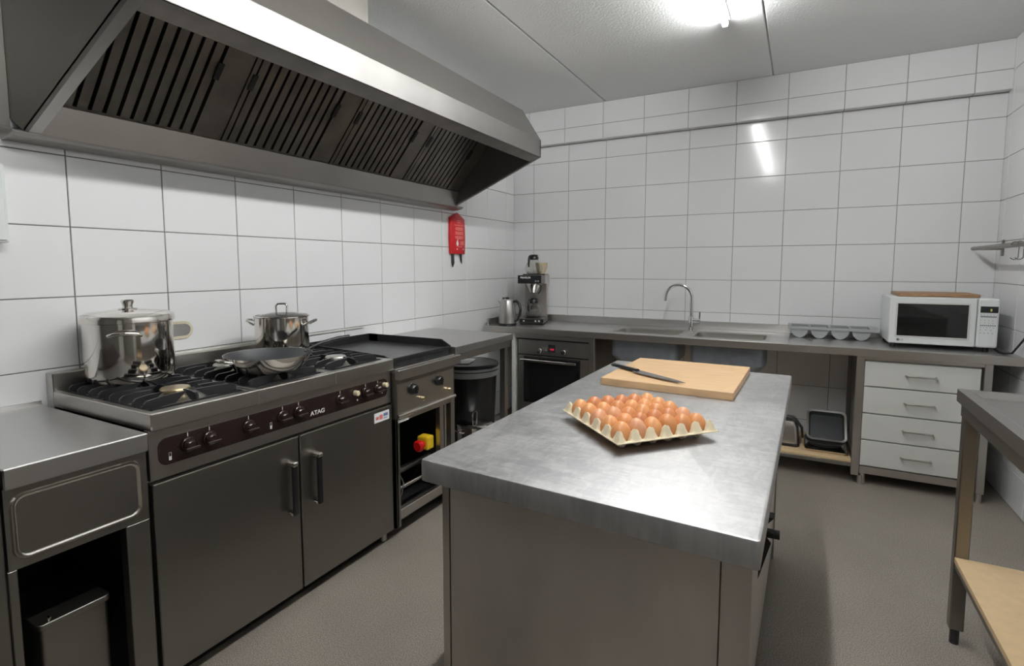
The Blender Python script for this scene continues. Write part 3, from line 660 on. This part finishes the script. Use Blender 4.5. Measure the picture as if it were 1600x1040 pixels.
def carafe(x, y, z, label):
    t = thing('glass_carafe', (x, y, z), label, 'carafe', 'glass coffee carafes')
    part('glass_bowl', MB().lathe([(0, z+.0005), (.052, z+.0005), (.066, z+.016), (.074, z+.045), (.066, z+.078), (.040, z+.112), (.036, z+.125), (.0345, z+.125), (.0385, z+.111), (.0645, z+.077), (.072, z+.045), (.064, z+.017), (.051, z+.003), (0, z+.003)], (x, y, 0), 40), 'glass', t)
    cl = part('collar', MB().lathe([(.034, z+.118), (.041, z+.120), (.042, z+.140), (.036, z+.150), (.030, z+.150), (.030, z+.118)], (x, y, 0), 28), 'black', t)
    part('lid', MB().lathe([(0, z+.146), (.034, z+.146), (.037, z+.158), (.030, z+.163), (0, z+.165)], (x, y, 0), 24), 'black', t)
    part('handle', MB().tube([(x-.020, y-.034, z+.146), (x-.026, y-.058, z+.146), (x-.030, y-.072, z+.125), (x-.032, y-.074, z+.085), (x-.032, y-.072, z+.058)], [.010, .010, .010, .009, .007], 10), 'black', t)
    return t
c1 = carafe(.318, cy0+.09, .8715, 'glass carafe with black collar on the lower hot plate of the coffee machine')
c2 = carafe(.318, cy0+.10, 1.2405, 'glass carafe with black collar on top of the coffee machine, filter papers behind')
fp = thing('filter_papers', (.375, -.12, 1.2405), 'stack of cream paper coffee filters on top of the coffee machine', 'paper filters')
for k in range(7):
    part('filter_cup', MB().lathe([(0, 1.241+.003*k), (.030, 1.2415+.003*k), (.052+.002*(k % 3), 1.300+.006*k), (.051+.002*(k % 3), 1.300+.006*k), (.029, 1.2425+.003*k), (0, 1.242+.003*k)], (.368, -.125, 0), 20), 'bag', fp)

CMC = Vector((.318, -.20, CZ)); th_ = math.radians(17)
for o in (cm, c1, c2, fp):
    d = Vector(o.location)-CMC; o.rotation_euler[2] = th_
    o.location = (.322+d.x*math.cos(th_)-d.y*math.sin(th_), -.235+d.x*math.sin(th_)+d.y*math.cos(th_), o.location[2])

# cutlery bin
cb_ = thing('cutlery_bin', (2.53, -.16, CZ), 'grey plastic cutlery bin with four rounded compartments on the counter', 'cutlery bin')
gx0, gx1, gy0, gy1, gz = 2.262, 2.785, -.245, -.035, .892
fr = MB(); cxs = [gx0+.072+.118*k for k in range(4)]
fr.box(gx0, gx1, gy0, gy0+.016, gz-.012, gz).box(gx0, gx1, gy1-.012, gy1, gz-.012, gz)
edges = [gx0]+[c-.050 for c in cxs]; ends = [c+.050 for c in cxs]+[gx1]
for k in range(5):
    a = gx0 if k == 0 else cxs[k-1]+.050; b_ = gx1 if k == 4 else cxs[k]-.050
    fr.box(a, b_, gy0+.016, gy1-.012, gz-.012, gz)
fr.box(gx0, gx1, gy0-.003, gy0, gz-.018, gz+.001)
part('rim', fr, 'greypl', cb_)
for c_ in cxs:
    n = 14; oc = [(c_-.052*math.cos(PI*k/n), gz-.012-.064*math.sin(PI*k/n)) for k in range(n+1)]
    ic = [(c_-.049*math.cos(PI*k/n), gz-.012-.061*math.sin(PI*k/n)) for k in range(n+1)]
    mb = MB(); vs = []; fs = []
    for y in (gy0+.006, gy1-.010): vs += [(p[0], y, p[1]) for p in oc]
    m_ = n+1
    for k in range(n): fs.append((k, k+1, m_+k+1, m_+k))
    fs += [tuple(range(m_))[::-1], tuple(range(m_, 2*m_))]
    part('compartment', mb.add(vs, fs), 'greypl', cb_)

# microwave
mw = thing('microwave', (3.05, -.27, CZ), 'white microwave oven with dark window and keypad at the right end of the counter', 'microwave')
mx0, mx1, my, mz0, mz1 = 2.803, 3.303, -.475, .842, 1.120
part('case', MB().box(mx0, mx1-.012, my+.022, -.07, mz0, mz1, .006), 'white', mw)
md = part('door', MB().box(mx0, 3.206, my, my+.022, mz0, mz1, .006), 'white', mw)
part('window_frame', MB().loops([[(x, my-.0003+dy, z) for x, z in ((2.838-e, .886-e), (3.172+e, .886-e), (3.172+e, 1.084+e), (2.838-e, 1.084+e))] for e, dy in ((.005, .0005), (.004, -.003), (-.003, -.003), (-.004, .0005))], False, False, False), 'logo', md)
part('window', MB().box(2.840, 3.170, my-.002, my-.0004, .888, 1.082), 'glassD', md)
text('logo', 'LG', .014, 'printd', md, (2.868, my-.0006, .864), RY)
part('logo_disc', MB().cyl((2.850, 0, .864), .0075, my-.0008, my-.0001, 'y', 20), 'printd', md)
kp = part('keypad_panel', MB().box(3.209, mx1, my, my+.022, mz0, mz1, .010), 'white', mw)
part('display', MB().box(3.220, 3.296, my-.0012, my+.0004, 1.040, 1.076), 'blackm', kp)
text('display_digit', '0', .020, 'yeldisp', kp, (3.266, my-.0014, 1.055), RY, sx=.8)
for z, n, w in ((1.028, 5, .005), (1.018, 9, .007), (.998, 4, .006), (.984, 4, .006), (.968, 8, .0065), (.958, 5, .006), (.944, 3, .008), (.926, 4, .010)):
    for k in range(n): part('key_mark', MB().box(3.222+.070*k/n, 3.222+.070*k/n+w*(.6 if n < 6 else .9), my-.0008, my+.0002, z-.0028, z+.0028 if n > 6 else z), 'printd', kp)
for x in (mx0+.03, mx1-.04):
    for y in (my+.05, -.11): part('foot', MB().cyl((x, y, 0), .014, CZ+.0005, mz0+.002, seg=12), 'black', mw)
wb = part('wooden_board', MB().box(2.846, 3.226, my+.04, -.12, mz1+.0006, mz1+.0205, .004), 'wood2'); tag(wb, 'brown wooden board lying on top of the microwave', 'board')
pc = thing('power_cable', (3.34, -.45, CZ), 'black power cable rising from the counter beside the microwave', 'cable')
part('cord', MB().tube([(3.314, -.12, .86), (3.335, -.16, .83), (3.335, -.30, CZ+.006), (3.32, -.44, CZ+.006), (3.32, -.53, CZ+.008), (3.345, -.56, .83), (3.36, -.60, .88), (3.372, -.66, .94), (3.376, -.74, .99)], .0055, 10), 'black', pc)
part('plug', MB().box(3.325, 3.365, -.20, -.13, CZ+.001, .862, .006), 'black', pc)

# steel appliance and roasting tins on the lower shelf
SZ = .1225
k2 = thing('appliance', (2.30, -.42, SZ), 'small steel toaster with black handle on the plywood shelf', 'appliance')  # small steel object with a black handle, exact kind left open
part('body', MB().loops([rr(2.235, 2.360, -.50, -.30, .03, SZ+.020), rr(2.240, 2.352, -.50, -.30, .03, SZ+.13), rr(2.262, 2.335, -.49, -.31, .03, SZ+.165), rr(2.285, 2.312, -.47, -.33, .012, SZ+.17)]), 'steel', k2)
part('base', MB().loops([rr(2.232, 2.364, -.505, -.295, .03, SZ+.0005), rr(2.232, 2.364, -.505, -.295, .03, SZ+.020)]), 'black', k2, bevel=.002)
part('handle', MB().tube([(2.25, -.45, SZ+.172), (2.29, -.45, SZ+.185), (2.335, -.45, SZ+.172), (2.372, -.46, SZ+.125), (2.380, -.47, SZ+.06)], [.008, .010, .011, .009, .006], 10), 'black', k2)
bt = thing('baking_sheet', (2.52, -.40, SZ), 'flat steel baking sheet, lowest of the tins on the plywood shelf', 'baking tin')
part('sheet', MB().loops([rr(2.392, 2.632, -.545, -.22, .02, SZ+.018), rr(2.396, 2.628, -.541, -.224, .02, SZ+.018), rr(2.404, 2.620, -.533, -.232, .02, SZ+.004), rr(2.404, 2.620, -.533, -.232, .02, SZ+.0005), rr(2.392, 2.632, -.545, -.22, .02, SZ+.016)], True, True), 'chrome', bt)
bo = thing('oval_dish', (2.50, -.40, SZ+.019), 'oval dark dish between the baking sheet and the roasting tin', 'dish')
ov_ = lambda rx, ry_, z: [(2.505+rx*math.cos(2*PI*k/40), -.40+ry_*math.sin(2*PI*k/40), z) for k in range(40)]
part('dish', MB().loops([ov_(.09, .10, SZ+.0195), ov_(.115, .135, SZ+.05), ov_(.118, .138, SZ+.052), ov_(.114, .134, SZ+.053), ov_(.088, .098, SZ+.024)]), 'nonstick', bo)
rt_ = thing('roasting_tin', (2.52, -.39, SZ+.055), 'rectangular black roasting tin with bright rim, topmost on the plywood shelf', 'baking tin')
tl = Matrix.Translation(Vector((2.513, -.385, SZ+.140))) @ Matrix.Rotation(.72, 4, 'X')
def tilt(L): return [tuple(tl @ Vector(p)) for p in L]
part('pan', MB().loops([tilt(rr(-.100, .100, -.105, .105, .025, z_, 5)) for z_ in (.0, .0)] + [tilt(rr(-.092, .092, -.098, .098, .022, -.030, 5))], False, True), 'nonstick', rt_)
part('rim', MB().loops([tilt(rr(-.100, .100, -.105, .105, .025, 0, 5)), tilt(rr(-.113, .113, -.118, .118, .032, .002, 5)), tilt(rr(-.113, .113, -.118, .118, .032, -.003, 5)), tilt(rr(-.100, .100, -.105, .105, .025, -.004, 5))], False, False), 'steelT', rt_)

# ------------------------------------------------------------------ island
IT = .815
il = thing('work_island', (1.90, -2.55, FZ), 'stainless steel kitchen island with scratched worktop, eggs and cutting board on it', 'island')
c4 = [(1.487, -3.372), (2.276, -3.412), (2.306, -1.722), (1.500, -1.712)]
def inset(P, d):
    cx = sum(p[0] for p in P)/4; cy = sum(p[1] for p in P)/4
    return [(p[0]-d*(1 if p[0] > cx else -1), p[1]-d*(1 if p[1] > cy else -1)) for p in P]
def rq(P, r, z, q=4):
    out = []; n = len(P)
    for i in range(n):
        p = Vector((*P[i], 0)); a = (Vector((*P[i-1], 0))-p).normalized(); b_ = (Vector((*P[(i+1) % n], 0))-p).normalized()
        c_ = p+(a+b_)*r
        for k in range(q+1):
            t_ = k/q*PI/2; out.append(tuple(c_-b_*r*math.cos(t_)-a*r*math.sin(t_) + Vector((0,0,z))))
    return out
tp = part('tabletop', MB().loops([rq(inset(c4, .004), .006, .757), rq(c4, .008, .760), rq(c4, .008, IT-.005), rq(inset(c4, .0015), .008, IT-.0015), rq(inset(c4, .005), .008, IT)]), 'scratch', il)
bq = [(1.556, -3.335), (2.236, -3.366), (2.262, -1.77), (1.560, -1.765)]
part('cabinet_body', MB().prism([(p[0]+(.002 if p[0] < 1.9 else -.002), p[1]+(.012 if p[1] < -3 else -.002)) for p in bq], .06, .7565), 'steelI', il)
part('end_panel', MB().prism([(1.558, -3.343), (2.206, -3.373), (2.206, -3.352), (1.558, -3.325)], .05, .756), 'steelI', il, bevel=.0015)
part('corner_post', MB().prism([(1.532, -3.340), (1.5535, -3.341), (1.5535, -3.30), (1.532, -3.30)], FZ, .756), 'steel', il)
part('corner_post', MB().prism([(2.2085, -3.372), (2.262, -3.375), (2.262, -3.33), (2.2085, -3.33)], FZ, .756), 'steelI', il)
part('corner_post', MB().prism([(2.225, -1.80), (2.266, -1.80), (2.266, -1.76), (2.225, -1.76)], FZ, .756), 'steel', il)
part('corner_post', MB().prism([(1.54, -1.80), (1.57, -1.80), (1.57, -1.76), (1.54, -1.76)], FZ, .756), 'steel', il)
part('plinth', MB().prism(inset(bq, .03), FZ, .06), 'blackm', il)
lt_ = part('door_latch', MB().box(2.262, 2.292, -3.145, -3.125, .700, .716, .003).cyl((0, -3.135, .708), .010, 2.288, 2.302, 'x', 14), 'blackm', il)
part('hinge_plate', MB().prism([(2.262, .72), (2.29, .755), (2.262, .755)], -3.16, -3.13, 'y').prism([(2.262, .60), (2.285, .69), (2.262, .72)], -3.148, -3.142, 'y'), 'blackm', il)

# cutting board, knife
bz = IT+.0006; P = [(1.612, -2.313), (2.124, -2.347), (2.138, -1.765), (1.632, -1.752)]
cbm = part('cutting_board', MB().loops([rq(inset(P, .001), .004, bz), rq(P, .005, bz+.002), rq(P, .005, bz+.028), rq(inset(P, .002), .004, bz+.030)]), 'wood'); tag(cbm, 'light beech cutting board on the island, knife lying on it', 'cutting board')
kn = thing('chef_knife', (1.60, -2.03, bz+.030), 'chef knife with black handle lying on the beech cutting board', 'knife', rot=0)
zk = bz+.0305; a = Vector((1.585, -2.045, zk)); tip = Vector((1.945, -2.300, zk)); dk = (tip-a).normalized(); nk = Vector((-dk.y, dk.x, 0)); Lk = (tip-a).length
hl = Lk*.37
def K(u, w, z): return tuple(a+dk*u+nk*w+Vector((0,0,z)))
prof = [(0, -.016, .012), (.006, -.020, .016), (.04, -.015, .015), (.09, -.017, .016), (hl-.01, -.016, .016), (hl, -.014, .015)]
Ls = []
for u, wa, wb_ in prof:
    c_ = (wa+wb_)/2; hw = (wb_-wa)/2
    Ls.append([K(u, c_+hw*math.cos(q_), .008+.0075*math.sin(q_)) for q_ in [2*PI*k/10 for k in range(10)]])
part('handle', MB().loops(Ls), 'black', kn)
bl = [(hl, .014), (hl, -.026), (hl+.03, -.033), (hl+(Lk-hl)*.5, -.027), (Lk-.03, -.010), (Lk, .004), (Lk-.05, .012)]
mb = MB(); n = len(bl); mb.add([K(u, w, .0065) for u, w in bl]+[K(u, w, .0088) for u, w in bl], [tuple(range(n))[::-1], tuple(range(n, 2*n))]+[(k, (k+1) % n, n+(k+1) % n, n+k) for k in range(n)])
part('blade', mb, 'blade', kn)

# egg tray
et = thing('egg_tray', (1.90, -2.85, IT), 'pulp cardboard egg tray full of brown eggs on the island', 'egg tray')
O = Vector((1.9215, -3.105, 0)); VA = Vector((2.137, -2.852, 0))-O; VB = Vector((1.664, -2.853, 0))-O
NA, NB_, ss = 6, 5, 10
ra = .30; aL = NA+2*ra; bL = NB_+2*ra
def hgt(u, v):
    uu = min(max(u, 0), NA); vv = min(max(v, 0), NB_)
    du = abs(uu-round(uu)); dv = abs(vv-round(vv))
    q = min(du, dv)/.42; q = min(1, q); cup = q*q*(3-2*q)
    h = .0015+.0245*(1-cup)
    p_ = (.40-max(du, dv))/.24; p_ = max(0, min(1, p_)); h += .029*p_
    d_ = max(0-u, u-NA, 0-v, v-NB_, 0)/ra
    if d_ > 0:
        fl = .0270; t_ = min(1, d_*1.25); t_ = t_*t_*(3-2*t_)
        h = h*(1-t_)+fl*t_
    return h
us = sorted(set([-ra, -ra*.8, -ra*.6, -ra*.3]+[k/ss for k in range(NA*ss+1)]+[NA+ra*.3, NA+ra*.6, NA+ra*.8, NA+ra]))
vs_ = sorted(set([-ra, -ra*.8, -ra*.6, -ra*.3]+[k/ss for k in range(NB_*ss+1)]+[NB_+ra*.3, NB_+ra*.6, NB_+ra*.8, NB_+ra]))
def TP(u, v, h): return tuple(O+VA*((u+ra)/aL)+VB*((v+ra)/bL)+Vector((0,0,IT+h)))
V = []; F = []
for u in us:
    for v in vs_: V.append(TP(u, v, hgt(u, v)+.0022))
n1_ = len(V)
for u in us:
    for v in vs_: V.append(TP(u, v, hgt(u, v)))
nu, nv = len(us), len(vs_)
for i in range(nu-1):
    for j in range(nv-1):
        q = (i*nv+j, (i+1)*nv+j, (i+1)*nv+j+1, i*nv+j+1); F.append(q); F.append(tuple(n1_+k for k in q[::-1]))
for i in range(nu-1):
    for j, f in ((0, 1), (nv-1, 0)):
        q = (i*nv+j, (i+1)*nv+j, n1_+(i+1)*nv+j, n1_+i*nv+j); F.append(q)
for j in range(nv-1):
    for i in (0, nu-1): F.append((i*nv+j, i*nv+j+1, n1_+i*nv+j+1, n1_+i*nv+j))
part('tray_shell', MB().add(V, F, True), 'card', et)
# eggs: one object each
prof = []
for k in range(17):
    t_ = PI*k/16; z = -math.cos(t_); r = math.sin(t_)*(1-.13*z)
    prof.append((max(0, r*.0266), z*.0312))
eg = MB().lathe(prof, (0,0,0), 28)
egg_mats = []
for k, c_ in enumerate(((.58, .235, .085), (.63, .27, .10), (.52, .195, .075), (.62, .29, .15), (.66, .30, .115))):
    egg_mats.append(mat('brown egg shell %s' % 'abcde'[k], c_, .40, noise=.07, nscale=30, bump=.1, bscale=400))
protos = []
for k in range(5):
    o = part('egg', eg, egg_mats[k], local=True); protos.append(o)
rng = random.Random(3); first = set(); ORD = ('first', 'second', 'third', 'fourth', 'fifth', 'sixth')
for i in range(NA):
    for j in range(NB_):
        k = rng.randrange(5)
        if k not in first: o = protos[k]; first.add(k)
        else: o = protos[k].copy(); SC.collection.objects.link(o)
        p = TP(i+.5, j+.5, 0); s_ = rng.uniform(1.0, 1.09)
        o.scale = (s_, s_, s_*rng.uniform(.96, 1.04))
        o.location = (p[0], p[1], IT+.0085+.0312*o.scale[2])
        o.rotation_euler = (rng.gauss(0, .05), rng.gauss(0, .05), rng.uniform(0, 6))
        tag(o, "brown egg in the tray's %s row from the tray front, %s from the left" % (ORD[j], ORD[i]), 'egg', 'brown eggs in the tray')
for k in range(5):
    if k not in first: bpy.data.objects.remove(protos[k])

# ------------------------------------------------------------------ pots and pan on the range
GZ = .8992
sp = thing('stock_pot', (.172, -3.39, GZ), 'big polished steel stock pot with knobbed lid on the left rear burner', 'pot')
pc_ = (.172, -3.39, 0); r = .140
part('body', MB().lathe([(0, GZ), (r-.014, GZ), (r-.004, GZ+.010), (r, GZ+.03), (r, 1.112), (0, 1.112)], pc_, 56), 'chrome', sp)
pld = part('lid', MB().lathe([(.1405, 1.108), (.147, 1.110), (.1475, 1.122), (.143, 1.134), (.125, 1.143), (.06, 1.151), (0, 1.153)], pc_, 56), 'chrome', sp)
part('lid_knob', MB().lathe([(0, 1.152), (.030, 1.152), (.030, 1.156), (.017, 1.158), (.016, 1.166), (.021, 1.178), (.021, 1.184), (.018, 1.187), (0, 1.188)], pc_, 28), 'chrome', pld)
for s_ in (0, PI):
    a_ = -.55+s_; c_, d_ = math.cos(a_), math.sin(a_)
    P_ = lambda u, v, zz: (pc_[0]+c_*u-d_*v, pc_[1]+d_*u+c_*v, zz)
    if s_: a_ = 0
    part('handle', MB().tube([P_(r-.002, -.045, 1.068), P_(r+.012, -.045, 1.072), P_(r+.022, -.030, 1.077), P_(r+.026, 0, 1.079), P_(r+.022, .030, 1.077), P_(r+.012, .045, 1.072), P_(r-.002, .045, 1.068)], [.007, .007, .0075, .008, .0075, .007, .007], 10), 'chrome', sp) if not s_ else part('handle', MB().tube([P_(r-.002, -.04, 1.068), P_(r+.010, -.04, 1.070), P_(r+.014, 0, 1.072), P_(r+.010, .04, 1.070), P_(r-.002, .04, 1.068)], .006, 10), 'chrome', sp)
mp_ = thing('casserole_pot', (.258, -2.79, GZ), 'medium steel pot with glass lid and two loop handles behind the frying pan', 'pot')
pc_ = (.258, -2.79, 0); r = .116; zt = 1.078
part('body', MB().lathe([(0, GZ), (r-.010, GZ), (r-.002, GZ+.008), (r, GZ+.02), (r, zt), (r+.004, zt+.003), (r-.003, zt+.003), (r-.003, GZ+.01), (0, GZ+.006)], pc_, 48), 'chrome', mp_)
gl = part('glass_lid', MB().lathe([(r-.003, zt+.004), (r-.02, zt+.010), (.05, zt+.019), (0, zt+.021), (0, zt+.0175), (.05, zt+.0155), (r-.02, zt+.0065), (r-.003, zt+.0035)], pc_, 48), 'glass', mp_)
part('lid_rim', MB().lathe([(r-.005, zt+.0035), (r+.003, zt+.0035), (r+.004, zt+.0065), (r+.001, zt+.009), (r-.005, zt+.008), (r-.005, zt+.0035)], pc_, 48), 'chrome', gl)
hx, hy = math.cos(.5), math.sin(.5)
part('lid_handle', MB().tube([(pc_[0]-hx*.024, pc_[1]-hy*.024, zt+.016), (pc_[0]-hx*.026, pc_[1]-hy*.026, zt+.050), (pc_[0]-hx*.016, pc_[1]-hy*.016, zt+.060), (pc_[0]+hx*.016, pc_[1]+hy*.016, zt+.060), (pc_[0]+hx*.026, pc_[1]+hy*.026, zt+.050), (pc_[0]+hx*.024, pc_[1]+hy*.024, zt+.016)], .0048, 10), 'chrome', gl)
for a_ in (.5+PI, .5):
    c_, d_ = math.cos(a_), math.sin(a_); P_ = lambda u, v, zz: (pc_[0]+c_*u-d_*v, pc_[1]+d_*u+c_*v, zz)
    part('handle', MB().tube([P_(r-.002, -.034, zt-.034), P_(r+.014, -.034, zt-.026), P_(r+.034, -.026, zt-.016), P_(r+.041, 0, zt-.012), P_(r+.034, .026, zt-.016), P_(r+.014, .034, zt-.026), P_(r-.002, .034, zt-.034)], .005, 10), 'chrome', mp_)
fp_ = thing('frying_pan', (.495, -3.048, GZ), 'wide frying pan with dark inside and steel outside on the middle front burner', 'frying pan')
pc_ = (.495, -3.048, 0); r = .164; zt = .963
part('body', MB().lathe([(0, GZ), (.105, GZ), (.120, GZ+.005), (.146, zt-.026), (r, zt), (r+.001, zt+.0015), (r-.001, zt+.001)], pc_, 56), 'chrome', fp_)
part('inside_coating', MB().lathe([(r-.001, zt+.001), (.145, zt-.024), (.119, GZ+.010), (.10, GZ+.005), (0, GZ+.005)], pc_, 56), 'nonstick', fp_, label='dark non-stick inside')
da = math.radians(77); c_, d_ = math.cos(da), math.sin(da)
P_ = lambda u, v, zz: (pc_[0]+c_*u-d_*v, pc_[1]+d_*u+c_*v, zz)
part('handle', MB().tube([P_(r-.012, 0, zt-.008), P_(r+.02, 0, zt+.006), P_(r+.07, 0, zt+.020), P_(r+.14, 0, zt+.030), P_(r+.20, 0, zt+.034)], [.006, .006, .008, .009, .008], 10), 'black', fp_)
da = math.radians(262); c_, d_ = math.cos(da), math.sin(da)
P2_ = lambda u, v, zz: (pc_[0]+c_*u-d_*v, pc_[1]+d_*u+c_*v, zz)
part('helper_handle', MB().tube([P2_(r-.012, -.030, zt-.012), P2_(r+.012, -.030, zt-.008), P2_(r+.030, -.018, zt-.004), P2_(r+.034, 0, zt-.003), P2_(r+.030, .018, zt-.004), P2_(r+.012, .030, zt-.008), P2_(r-.012, .030, zt-.012)], .0065, 10), 'chrome', fp_)

# ------------------------------------------------------------------ on the left wall
fb = thing('fire_blanket', (.004, -.975, 1.39), 'red fire blanket pouch with pale print hanging on the left wall', 'fire blanket')
fpoly = [(-1.068, 1.40), (-.880, 1.40), (-.872, 1.52), (-.882, 1.668), (-.930, 1.690), (-.976, 1.712), (-1.022, 1.695), (-1.070, 1.672), (-1.076, 1.52)]
pw = part('pouch', MB().loops([[(.004, y, z) for y, z in fpoly], [(.026, y, z) for y, z in fpoly], [(.034, -.976+(y+.976)*.86, 1.55+(z-1.55)*.93) for y, z in fpoly]]), 'red', fb, bevel=.003)
for k, (w, z) in enumerate(((.05, 1.650), (.045, 1.636), (.14, 1.617), (.10, 1.598), (.115, 1.590), (.10, 1.582), (.12, 1.565), (.105, 1.557), (.115, 1.549), (.11, 1.532), (.12, 1.524), (.09, 1.516), (.05, 1.495), (.05, 1.487), (.055, 1.479), (.05, 1.471), (.08, 1.455))):
    yc = -.968 if w > .06 else (-.975 if z > 1.6 else -.930)
    part('print_line', MB().box(.0341, .0347, yc-w/2, yc+w/2, z-.0022, z+.0022), 'redl', pw)
part('flame_symbol', MB().prism([(-1.005, 1.462), (-.985, 1.462), (-.980, 1.478), (-.990, 1.500), (-.986, 1.512), (-1.002, 1.498), (-1.010, 1.478)], .0341, .0350, 'x'), 'paper', pw)
for y in (-1.000, -.918): part('rivet', MB().cyl((0, y, 1.436), .005, .034, .0365, 'x', 12), 'paper', pw)
for ya_, yb_, z1 in ((-1.045, -1.012, 1.300), (-.935, -.905, 1.325)):
    part('pull_tape', MB().prism([(ya_, 1.41), (yb_, 1.41), (yb_+.004, z1+.03), ((ya_+yb_)/2+(.002 if z1 < 1.31 else .016), z1), (ya_+.006+(0 if z1 < 1.31 else .012), z1+.02)], .010, .014, 'x'), 'black', fb)
wp = thing('wall_cover_plate', (.004, -3.11, 1.0), 'oval steel cover plate with yellowed sealant on tiles right of the big pot', 'cover plate')
def stad(y0_, y1_, z0_, z1_, x): return [(x, p[0], p[1]) for p in rr(y0_, y1_, z0_, z1_, .5, 0, 8)]
part('sealant_ring', MB().loops([stad(-3.205, -3.050, .996, 1.074, .003), stad(-3.203, -3.052, .998, 1.072, .007), stad(-3.193, -3.062, 1.008, 1.062, .007), stad(-3.190, -3.065, 1.011, 1.059, .003)], False, False), 'seal', wp)
part('plate', MB().loops([stad(-3.194, -3.061, 1.007, 1.063, .003), stad(-3.194, -3.061, 1.007, 1.063, .0048)]), 'steelT', wp)
ws = thing('wall_box', (.04, -3.79, 1.38), 'pale wall box at the left picture edge under the hood', 'box')
part('housing', MB().box(.003, .055, -3.92, -3.672, 1.385, 1.640, .006), 'white', ws)
part('cover', MB().box(.055, .060, -3.912, -3.680, 1.393, 1.632, .002), 'white', ws)

# ------------------------------------------------------------------ utensil rail on right wall
rl = thing('utensil_rail', (3.32, -.7, 1.40), 'grey metal utensil rail with hooks on the right wall', 'rail')
part('bar', MB().tube([(3.252, -.075, 1.409), (3.252, -.085, 1.409), (3.252, -1.35, 1.409)], [.008, .0125, .0125], 14), 'steelD', rl)
for y in (-.135, -1.25):
    part('bracket', MB().box(3.372, 3.3815, y-.012, y+.012, 1.362, 1.458, .002).box(3.262, 3.374, y-.006, y+.006, 1.398, 1.418, .002), 'steelD', rl)
for k, y in enumerate((-.83, -.90, -1.02)):
    h = thing('s_hook', (3.252, y, 1.34), 'thin steel S hook on the utensil rail, number %s from the bar end' % ('one', 'two', 'three')[k], 'hook', 'hooks on the utensil rail')
    h['label'] = ('thin steel hook hanging on the rail, nearest its free end', 'thin steel hook hanging on the rail, the middle one', 'thin steel hook hanging on the rail at the right picture edge')[k]
    o = part('wire', MB().tube(arc(3.252, y, 1.409, .0155, PI*1.05, -PI*.05, 8, 'xz')+[(3.2665, y, 1.38)]+arc(3.2515, y, 1.350, .0150, 0, -PI*.9, 8, 'xz'), .0022, 6), 'steelD', h)

# ------------------------------------------------------------------ right table
rtb = thing('side_table', (3.09, -2.9, FZ), 'stainless steel side table with recessed top and plywood shelf along the right wall', 'table')
tx0, ty1, ty0, tz = 2.812, -2.062, -3.95, .880
part('tabletop', MB().loops([rr(tx0, WX-.004, ty0, ty1, .004, .838, 2), rr(tx0, WX-.004, ty0, ty1, .004, tz, 2), rr(tx0+.032, WX-.03, ty0+.032, ty1-.028, .006, tz, 2), rr(tx0+.052, WX-.05, ty0+.05, ty1-.060, .006, tz-.014, 2)], True, True, False), 'steelG', rtb)
part('apron', MB().box(tx0+.012, tx0+.030, ty0+.02, ty1-.012, .788, .838, .002), 'steelD', rtb)
part('apron', MB().box(tx0+.030, WX-.02, ty1-.030, ty1-.012, .788, .838, .002), 'steelD', rtb)
for x, y in ((tx0+.034, ty1-.036), (tx0+.034, ty0+.04), (WX-.03, ty1-.036), (WX-.03, ty0+.04)):
    part('leg', MB().box(x-.020, x+.020, y-.020, y+.020, .035, .838, .003), 'steelD' if x < 3 else 'steel', rtb)
    part('foot', MB().cyl((x, y, 0), .014, FZ, .036, seg=12), 'black', rtb)
part('shelf', MB().box(tx0+.014, WX-.012, ty0+.02, ty1-.057, .282, .300, .001), 'ply', rtb, label='plywood shelf')
part('shelf_rail', MB().box(tx0+.016, tx0+.036, ty0+.02, ty1-.06, .262, .282, .001), 'steelD', rtb)
